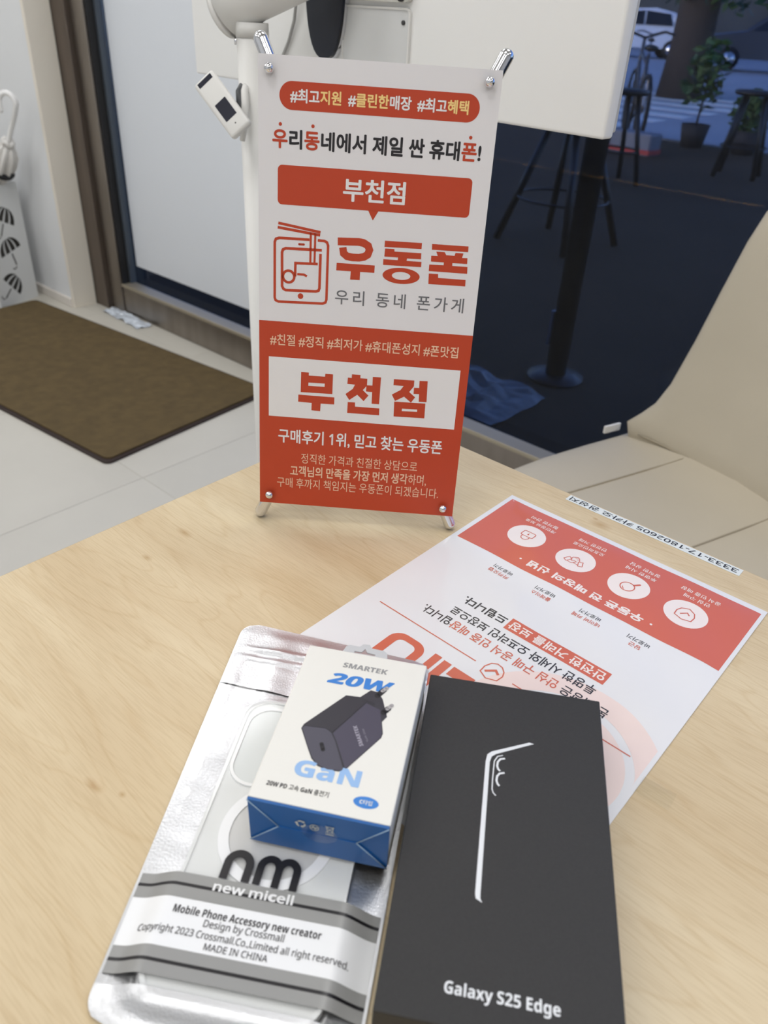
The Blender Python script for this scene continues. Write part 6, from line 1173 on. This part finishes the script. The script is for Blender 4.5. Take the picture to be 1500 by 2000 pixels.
# lower layer: pale round watermark, then writing
fl = Flat()
def disc_clip(r0, r1):
    o = []
    for k in range(72):
        a0, a1 = 2 * math.pi * k / 72, 2 * math.pi * (k + 1) / 72
        q = [(46 + r * math.cos(a), 210 + r * math.sin(a)) for r, a in ((r0, a0), (r1, a0), (r1, a1), (r0, a1))]
        q = [(max(2.6, u), v_) for u, v_ in q]
        if max(u for u, _ in q) - 2.6 > 0.01: fl.v.extend([(u / 1000, v_ / 1000, 6e-5) for u, v_ in q]); n = len(fl.v); fl.f.append((n - 4, n - 3, n - 2, n - 1))
disc_clip(46, 61.5)
fl.build('watermark_ring', P_PINK, paper, W_)
fl = Flat()
disc_clip(0.01, 41)
fl.build('watermark_disc', P_PINK, paper, W_)
vv, ff = drape_grid((49.0, 130.8, 121.0, 142.8), 6e-5)
link('highlight', mesh('highlight', vv, ff), P_RED, paper, True)
Flat().text('안전한 거래를 보장', 50.6, 132.6, 119.6, 141.0, q1, bold=0.022).build('lettering', P_WHITE, paper, W_)
Flat().text('드립니다.', 122.9, 132.6, 156.6, 140.8, q1, bold=0.024).build('lettering', P_INK, paper, W_)
Flat().text('투명한 시세와 오프라인 보장으로', 49.5, 146.8, 156.1, 155.4, q1, bold=0.014).build('lettering', P_INK, paper, W_)
L3 = '본 매장은 안심 구매 공식 인증 매장입니다.'
rs_ = set(range(L3.index('안심'), L3.index('입니다')))
runs(L3, (35.3, 158.8, 171.0, 167.2), ((P_INK, set(range(len(L3))) - rs_), (P_RED, rs_)), q1, 0.014, paper, W_)
Flat().stroke([(115.5, 180.2), (195.2, 179.8)], 0.8, q1).build('rule', P_RED, paper, W_)
Flat().stroke([(12.0, 180.4), (88.6, 180.4)], 0.8, q1).build('rule', P_RED, paper, W_)
fl = Flat().stroke([(108.7, 185.1), (109.1, 179.7), (107.4, 175.0), (104.2, 172.8), (100.4, 173.4), (97.4, 176.2), (96.0, 179.8), (96.7, 185.1), (103.0, 187.8)], 0.8, q1, closed=True)
fl.stroke([(106.8, 183.2), (101.9, 178.3), (98.6, 180.6)], 1.7, q1).build('shield_mark', P_RED, paper, W_)
for r4 in ((132.0, 192.4, 137.3, 222), (124.0, 193.2, 129.8, 222), (106.0, 193.5, 122.0, 201.8)): Flat().rect(*r4, q1).build('big_lettering', P_RED, paper, W_)
fl = Flat()
fl.poly(rrect(142.2, 192.0, 168.6, 232, 9, 8), rrect(148.0, 197.2, 162.4, 226, 4.5, 6), z=q1).build('big_lettering', P_RED, paper, W_)

# --- paper strip with an account number along the table edge
strip = thing('paper_strip', 'narrow white paper strip with a printed number taped along the table edge', 'paper strip', mtx=axes_matrix((-0.0905, 0.5225, TH + 0.0001), (-1, 0, 0), (0, -1, 0), (0, 0, 1)))
box('strip', (0, 0, 0), (0.1450, 0.0094, 0.0002), mat('strip_paper', S(226, 230, 226), 0.35, coat=0.3), strip)
Flat().text('3333-17-1802605 카카오 권성지', 2.6, 1.5, 142.6, 8.0, 3e-4, bold=0.012, style='r').build('lettering', INK, strip)
o = link('clear_tape', mesh('clear_tape', [(-0.009, -0.0065, 0), (0.009, -0.0060, 0), (0.009, 0.0065, 0.0002), (-0.009, 0.0060, 0)], [(0, 1, 2, 3)]), glass_material('clear_tape_film', (0.97, 0.97, 0.95, 1), 1.5, 0.10), None)
o.location = (-0.0520, 0.2925, TH + 0.0012); o.rotation_euler = (0, 0, 0.05)
tag(o, 'short piece of clear tape on the table beside the notice edge', 'tape')

# --- accessory bag: foil back, clear film front, phone case inside
BGO = Vector((-0.172, 0.040, TH + 0.0012)); BGA = math.radians(32.5)
gx = Vector((math.cos(BGA), math.sin(BGA), 0)); gy = Vector((-math.sin(BGA), math.cos(BGA), 0))
BGM = axes_matrix(BGO, gx, gy, (0, 0, 1))
bagt = thing('accessory_bag', 'silver zip pouch with clear front and black print under the white charger box', 'pouch', mtx=BGM)
Q = dict(bl=(0.0005, -0.0035), br=(0.1090, -0.0035), tl=(-0.0085, 0.2285), tr=(0.1120, 0.2175))
def bag_uv(s, t_):
    r = 0.010
    u0 = Q['bl'][0] * (1 - t_) + Q['tl'][0] * t_; u1 = Q['br'][0] * (1 - t_) + Q['tr'][0] * t_
    L_ = 0.226
    d = min(t_, 1 - t_) * L_
    ins = r - math.sqrt(max(0, r * r - (r - d) ** 2)) if d < r else 0.0
    u0 += ins; u1 -= ins
    u = u0 + (u1 - u0) * s
    v0 = Q['bl'][1] * (1 - s) + Q['br'][1] * s; v1 = Q['tl'][1] * (1 - s) + Q['tr'][1] * s
    return u, v0 + (v1 - v0) * t_
CASE = (0.0175, 0.006, 0.0925, 0.163)
CASE_T = 0.0058
def case_sdf(u, v):
    x = max(CASE[0] + 0.012 - u, u - CASE[2] + 0.012); y = max(CASE[1] + 0.012 - v, v - CASE[3] + 0.012)
    return math.hypot(max(x, 0), max(y, 0)) + min(max(x, y), 0) - 0.012
def sstep(x): x = max(0.0, min(1.0, x)); return x * x * (3 - 2 * x)
def wrinkle(u, v):
    n = noise.noise((u * 70, v * 22, 1.3)) + 0.5 * noise.noise((u * 30 + v * 60, v * 90, 4.1))
    n += 0.9 * noise.noise((u * 24 - v * 8, v * 30, 8.8))
    return n
def h_foil(u, v, edge): return 0.0003 + edge * 0.0006 * max(-0.8, wrinkle(u, v))
def h_film(u, v, edge):
    d = case_sdf(u, v)
    k = 1 - sstep((d + 0.001) / (0.015 - 0.007 * sstep((v - 0.150) / 0.013)))
    h = 0.0011 + edge * 0.0010 * wrinkle(u, v) * (1 - 0.85 * k)
    h = h * (1 - k) + (CASE_T + 0.0016) * k
    for zv in (0.1985, 0.2060):     # zip profile: two raised ribs
        zc = zv - (u / 0.11) * 0.0035
        h += 0.0013 * math.exp(-((v - zc) / 0.0013) ** 2) * (0.3 + 0.7 * min(1, max(0, (u + 0.001) / 0.006)))
    # camera-ring pressed up from the case
    return max(h, 0.0008)
def edge_fac(s, t_): return sstep(min(s, 1 - s) * 9) * sstep(min(t_, 1 - t_) * 16)
NU, NV = 70, 120
def bag_grid(name, hf, dz, m, smooth=True):
    vv, ff = [], []
    for j in range(NV + 1):
        for i in range(NU + 1):
            u, v_ = bag_uv(i / NU, j / NV)
            e = edge_fac(i / NU, j / NV)
            base = 0.0002
            vv.append((u, v_, base + (hf(u, v_, e) - base) * (0.10 + 0.90 * sstep(min(i, NU - i) / 4) * sstep(min(j, NV - j) / 5)) + dz))
    for j in range(NV):
        for i in range(NU):
            a = j * (NU + 1) + i
            ff.append((a, a + 1, a + NU + 2, a + NU + 1))
    return link(name, mesh(name, vv, ff), m, bagt, smooth)
FOIL = mat('silver_foil', S(220, 221, 224), 0.36, 1.0, bump=0.15, bscale=900)
bag_grid('foil_back', h_foil, 0.0, FOIL)
FILM = glass_material('clear_film', (0.97, 0.97, 0.97, 1), 1.45, 0.10)
# opaque foil header above the window with the zip in it, and the foil margin at the left
def foil_patch(name, s0, s1, t0, t1, m, dz):
    vv, ff = [], []
    a, b = round((s1 - s0) * NU), round((t1 - t0) * NV)
    for j in range(b + 1):
        for i in range(a + 1):
            s, t_ = s0 + (s1 - s0) * i / a, t0 + (t1 - t0) * j / b
            u, v_ = bag_uv(s, t_)
            e = edge_fac(s, t_)
            base = 0.0002
            vv.append((u, v_, base + (h_film(u, v_, e) - base) * (0.10 + 0.90 * sstep(min(s, 1 - s) * NU / 4) * sstep(min(t_, 1 - t_) * NV / 5)) + dz))
    for j in range(b):
        for i in range(a):
            k = j * (a + 1) + i
            ff.append((k, k + 1, k + a + 2, k + a + 1))
    return link(name, mesh(name, vv, ff), m, bagt, True)
foil_patch('clear_front', 0.0, 1.0, 0.058333, 0.775, FILM, 0.0)
foil_patch('foil_header', 0.0, 1.0, 0.775, 1.0, FOIL, 0.0)
foil_patch('foil_hem', 0.0, 1.0, 0.0, 0.058333, FOIL, 0.0)
def drape(u, v, z): return (u, v, h_film(u, v, 0.6) + z)
def bag_band(v0, v1, m, name, z, wob=0.0):
    vv, ff = [], []
    for i in range(61):
        s = 0.012 + 0.976 * i / 60
        for k in range(4):
            v_ = v0 + (v1 - v0) * k / 3
            u = Q['bl'][0] * (1 - v_ / 0.226) + Q['tl'][0] * v_ / 0.226
            u1 = Q['br'][0] * (1 - v_ / 0.226) + Q['tr'][0] * v_ / 0.226
            u = u + (u1 - u) * s
            e = edge_fac(s, v_ / 0.226)
            vv.append((u, v_, 0.0002 + (h_film(u, v_, e) - 0.0002) * (0.10 + 0.90 * sstep(min(s, 1 - s) * NU / 4)) + z))
    for i in range(60):
        for k in range(3):
            a = i * 4 + k
            ff.append((a, a + 4, a + 5, a + 1))
    return link(name, mesh(name, vv, ff), m, bagt, True)
BAND = mat('bag_grey_print', S(150, 150, 148), 0.35); BLK = mat('bag_black_print', S(26, 24, 28), 0.35)
bag_band(0.0460, 0.0572, BAND, 'grey_band', 0.00022); bag_band(0.0512, 0.0526, BLK, 'black_line', 0.00032)
bag_band(0.0140, 0.0252, BAND, 'grey_band', 0.00022); bag_band(0.0189, 0.0203, BLK, 'black_line', 0.00032)
PALE = mat('bag_pale_print', S(238, 239, 240), 0.4)
vv_ = bag_band(0.0252, 0.0460, PALE, 'pale_panel', 0.00014)
DZ = 0.0004
fl = Flat().text('Mobile Phone Accessory new creator', 21.4, 38.4, 85.6, 43.0, DZ, bold=0.0, style='b')
fl.build('lettering', INK, bagt, drape)
BAGINK = mat('bag_ink', S(62, 60, 62), 0.4)
Flat().text('Design by Crossmall', 36.2, 34.6, 70.8, 38.8, DZ, bold=0.006, style='r').build('lettering', BAGINK, bagt, drape)
Flat().text('Copyright 2023 Crossmall.Co.,Limited all right reserved.', 8.8, 29.9, 99.0, 34.0, DZ, bold=0.006, style='r').build('lettering', BAGINK, bagt, drape)
Flat().text('MADE IN CHINA', 39.6, 26.6, 66.4, 29.4, DZ, bold=0.006, style='r').build('lettering', BAGINK, bagt, drape)
def arch(x0, x1, yb, yc, ry, n=14):
    cx, r = (x0 + x1) / 2, (x1 - x0) / 2
    return [(x0, yb)] + [(cx - r * math.cos(math.pi * k / n), yc + ry * math.sin(math.pi * k / n)) for k in range(n + 1)] + [(x1, yb)]
Flat().stroke(arch(37.1, 47.1, 57.4, 65.2, 5.2), 3.7, DZ).build('logo_letter', BLK, bagt, drape)
fl = Flat()
fl.stroke(arch(52.1, 60.5, 57.4, 65.8, 4.6), 3.5, DZ).stroke(arch(60.5, 68.7, 57.4, 65.8, 4.6), 3.5, DZ + 5e-6)
fl.build('logo_letter', BLK, bagt, drape)
Flat().text('new micell', 34.6, 51.2, 70.4, 55.8, DZ + 1e-4, bold=0.03, style='r').build('lettering', mat('bag_white_print', S(236, 236, 236), 0.4), bagt, drape)
# hang tab of the charger's blister is seen above its box: see charger box below

# phone case lying in the pouch
case = thing('phone_case', 'frosted clear phone case with a white magnet ring inside the silver pouch', 'phone case', mtx=BGM @ Matrix.Translation((0, 0, 0.0009)))
FROST = mat('frosted_case', S(232, 234, 233), 0.35)
pill = lambda d: [(u / 1000, v_ / 1000) for u, v_ in rrect(21.5 + d, 108.5 + d, 46.5 - d, 156.5 - d, 11.5 - d * 0.9, 8)]
outl = lambda d: [(u / 1000, v_ / 1000) for u, v_ in rrect(CASE[0] * 1000 + d, CASE[1] * 1000 + d, CASE[2] * 1000 - d, CASE[3] * 1000 - d, 11, 8)]
solid_poly('shell', [outl(0)], 0.0, CASE_T - 0.0012, FROST, case)
solid_poly('rim', [outl(0), outl(1.6)], CASE_T - 0.0012, CASE_T - 0.0004, FROST, case)
solid_poly('camera_frame', [pill(-1.6), pill(0)], CASE_T - 0.0012, CASE_T - 0.0001, mat('case_rim', S(250, 251, 251), 0.3), case)
solid_poly('camera_panel', [pill(0.2)], CASE_T - 0.0012, CASE_T - 0.0009, mat('case_inner', S(228, 232, 231), 0.4), case)
circ = lambda r: [((54.6 + r * math.cos(2 * math.pi * k / 64)) / 1000, (83.6 + r * math.sin(2 * math.pi * k / 64)) / 1000) for k in range(64)]
solid_poly('magnet_ring', [circ(27.4), circ(22.4)], CASE_T - 0.0012, CASE_T - 0.0002, mat('ring_white', S(252, 253, 255), 0.4), case)
solid_poly('inner_disc', [circ(22.2)], CASE_T - 0.0012, CASE_T - 0.0009, mat('case_inner2', S(216, 216, 215), 0.4), case)

# --- charger box lying on the pouch
CW, CL, CH_ = 0.0647, 0.0990, 0.0300
ct = 0.5233
cxv = Vector((math.cos(ct), math.sin(ct), 0.0053)).normalized(); cyv = Vector((-math.sin(ct), math.cos(ct), 0.0156)); cyv = (cyv - cxv * cxv.dot(cyv)).normalized(); czv = cxv.cross(cyv)
CORG = Vector((-0.1778, 0.1294, 0.7492))
chb = thing('charger_box', 'white and blue charger carton lying on the silver pouch', 'carton', mtx=axes_matrix(CORG, cxv, cyv, czv))
CARD = mat('carton_white', S(232, 230, 222), 0.45); BLUE = mat('carton_blue', S(28, 92, 158), 0.42); BLUE2 = mat('print_blue', S(58, 128, 205), 0.42); PALEBLUE = mat('print_pale_blue', S(150, 186, 228), 0.42)
box('carton', (0, 0.0012, 0), (CW, CL, CH_), CARD, chb, 0.0006, 2)
# front end: blue flaps; two triangular gussets tucked under two trapezoid flaps
def flap(name, pts, y0, y1):
    p = [(x / 1000, z / 1000) for x, z in pts]
    n = len(p)
    v = [(x, y0, z) for x, z in p] + [(x, y1, z) for x, z in p]
    f = [tuple(range(n)), tuple(range(2 * n - 1, n - 1, -1))] + [((i + 1) % n, i, n + i, n + (i + 1) % n) for i in range(n)]
    return link(name, mesh(name, v, f), BLUE, chb)
flap('top_flap', [(0.4, 29.6), (14.4, 14.6), (50.2, 14.6), (64.3, 29.6)][::-1], -0.0002, 0.0012)
flap('bottom_flap', [(0.4, 0.3), (64.3, 0.3), (50.2, 14.9), (14.4, 14.9)], -0.0006, 0.0012)
flap('gusset', [(0.2, 0.4), (14.2, 14.7), (0.2, 29.4)], 0.0003, 0.0012); flap('gusset', [(64.5, 29.4), (50.4, 14.7), (64.5, 0.4)], 0.0003, 0.0012)
WEDGE = mat('card_edge', S(150, 176, 200), 0.5)
for p in ([(0.3, 29.5), (14.4, 14.7)], [(14.4, 14.7), (0.3, 0.4)], [(64.4, 29.5), (50.2, 14.7)], [(50.2, 14.7), (64.4, 0.4)]):
    tube('fold_edge', [(p[0][0] / 1000, -0.0005, p[0][1] / 1000), (p[1][0] / 1000, -0.0005, p[1][1] / 1000)], 0.00028, WEDGE, chb, 6)
FRONT = lambda u, v_, z: (u, -0.0006 - z, v_)
fl = Flat()
for k in range(3):       # three chasing arrows
    a = math.radians(90 + 120 * k)
    q = lambda r, d: (24.9 + r * math.cos(a + math.radians(d)), 20.6 + r * math.sin(a + math.radians(d)))
    fl.stroke([q(2.0, 38), q(1.9, 0), q(2.0, -38)], 0.9, 1e-4).poly([q(2.9, -34), q(1.0, -34), q(2.1, -66)], z=1e-4)
fl.disc(31.1, 19.8, 2.2, 1e-4, hole=1.7).stroke([(29.9, 19.2), (30.7, 20.6), (31.5, 19.0), (32.3, 20.4)], 0.8, 1.2e-4)
fl.stroke([(36.6, 22.4), (37.2, 18.4), (39.2, 18.4), (39.8, 22.4), (36.6, 22.4)], 0.4, 1e-4).stroke([(36.2, 22.8), (40.2, 18.2)], 0.35, 1.2e-4).stroke([(36.2, 18.2), (40.2, 22.8)], 0.35, 1.2e-4).rect(36.3, 16.6, 40.0, 17.4, 1e-4)
fl.build('recycling_marks', mat('print_pale', S(196, 200, 196), 0.45), chb, FRONT)
o = Flat().disc(33.5, 16.0, 8.2, 2.5e-4, ry=6.2).build('seal_sticker', glass_material('clear_seal', (0.90, 0.92, 0.95, 1), 1.45, 0.15), chb, FRONT)
TOPF = lambda u, v_, z: (u, v_, CH_ + z)
t1, t2, t3, t4, t5 = 8e-5, 1.4e-4, 2.0e-4, 2.6e-4, 3.2e-4
Flat().text('SMARTEK', 21.3, 87.0, 45.3, 90.6, t1, bold=0.02, style='b', shear=0.05).build('lettering', mat('print_mid_grey', S(150, 150, 150), 0.4), chb, TOPF)
Flat().text('20W', 15.9, 74.6, 50.6, 82.4, t1, bold=0.03, style='b', shear=0.22).build('lettering', BLUE2, chb, TOPF)
Flat().text('GaN', 15.9, 16.2, 46.8, 25.4, t1, bold=0.02, style='b').build('lettering', PALEBLUE, chb, TOPF)
Flat().text('20W PD 고속 GaN 충전기', 6.1, 8.2, 34.9, 11.2, t1, bold=0.016, style='b').build('lettering', INK, chb, TOPF)
Flat().disc(51.8, 9.8, 5.7, t1, ry=3.0).build('type_badge', BLUE2, chb, TOPF)
Flat().text('C타입', 48.9, 8.6, 54.6, 11.0, t2, bold=0.014, style='b').build('lettering', CARD, chb, TOPF)
CB = lambda n, r, g, b: mat(n, S(r, g, b), 0.42)
pic = Flat().poly(CH_BODY, z=t1).poly(CH_PLUG, z=t1).build('charger_picture', CB('pic_dark', 44, 42, 50), chb, TOPF)
Flat().poly(CH_PLUG, z=t2).build('plug_picture', CB('pic_plug', 52, 50, 58), pic, TOPF)
Flat().poly(CH_TOP, z=t3).build('top_picture', CB('pic_top', 46, 44, 52), pic, TOPF)
Flat().poly(CH_SIDE, z=t3).build('side_picture', CB('pic_side', 70, 66, 82), pic, TOPF)
Flat().poly(CH_FRONT, z=t3).build('face_picture', CB('pic_face', 76, 74, 86), pic, TOPF)
fl = Flat()
for p in CH_PIN: Flat().stroke(p, 3.0, t4, caps=True).build('pin_picture', CB('pic_black', 30, 28, 34), pic, TOPF)
Flat().stroke(CH_PORT, 2.0, t4, caps=True).build('port_picture', CB('pic_black', 30, 28, 34), pic, TOPF)
for p in CH_TIP: Flat().stroke(p, 2.0, t5, caps=True).build('pin_tip_picture', CB('pic_silver', 176, 172, 172), pic, TOPF)
def slanted(u0, v0, u1, v1):
    """Text baseline running from (u0,v0) to (u1,v1) on the lid."""
    d = Vector((u1 - u0, v1 - v0)).normalized() * 0.001
    return lambda u, v_, z: (u0 / 1000 + u * d.x * 1000 - v_ * d.y * 1000, v0 / 1000 + u * d.y * 1000 + v_ * d.x * 1000, CH_ + z)
Flat().text('SMARTEK', 0, 0, 12.6, 2.0, t4, bold=0.015, style='b').build('lettering', CB('pic_text', 160, 156, 168), pic, slanted(43.8, 39.6, 37.8, 50.7))
Flat().text('GaN 20W', 0, 0, 8.0, 1.0, t4, style='b').build('lettering', CB('pic_text2', 120, 116, 128), pic, slanted(45.4, 42.6, 41.6, 49.6))
# euro-slot hang tab at the far end
tab = [(18.0, 0), (19.2, 4.6), (21, 6.2), (26.5, 6.2), (28.0, 8.6), (31.5, 8.8), (33.2, 6.4), (40.0, 6.2), (42.2, 4.4), (43.0, 0)]
slot = [(24.5, 2.2), (28.4, 2.4), (29.8, 5.2), (31.4, 2.6), (36.0, 2.2), (36.0, 1.0), (24.5, 1.0)]
tb = solid_poly('hang_tab', [[(u / 1000, CL + v_ / 1000) for u, v_ in tab[::-1]], [(u / 1000, CL + v_ / 1000) for u, v_ in slot]], CH_ - 0.0016, CH_ - 0.0010, mat('tab_grey', S(196, 197, 198), 0.5), chb)

# --- black phone box
PHA = math.radians(31.875)
px_ = Vector((math.cos(PHA), math.sin(PHA), 0)); py_ = Vector((-math.sin(PHA), math.cos(PHA), 0))
PWD, PLN, PHT = 0.0919, 0.1738, 0.0267
pbo = Vector((-0.17421, 0.25554, 0)) - py_ * PLN
phb = thing('phone_box', 'black phone carton with a thin silver phone outline on its lid', 'carton', mtx=axes_matrix(pbo + Vector((0, 0, TH + 0.0007)), px_, py_, (0, 0, 1)))
BLACKC = mat('black_card', S(45, 44, 43), 0.66, var=0.10, vscale=900, bump=0.12, bscale=1500)
HT = PHT - 0.0007
box('base', (0.0006, 0.0006, 0), (PWD - 0.0006, PLN - 0.0006, 0.006), BLACKC, phb, 0.0006)
box('lid', (0, 0, 0.0045), (PWD, PLN, HT), BLACKC, phb, 0.0007, 2)
LIDF = lambda u, v_, z: (u, v_, HT + z)
SILV = mat('silver_print', S(226, 228, 230), 0.35)
Flat().poly(EDGE, z=1e-4).build('phone_outline', SILV, phb, LIDF)
fl = Flat().stroke(ISLAND, 0.55, 1e-4)
for p in LENS: fl.stroke(p, 1.0, 1e-4)
fl.build('lens_outline', SILV, phb, LIDF)
Flat().text('Galaxy S25 Edge', 25.0, 9.6, 68.2, 15.9, 1e-4, bold=0.004, style='b').build('lettering', SILV, phb, LIDF)
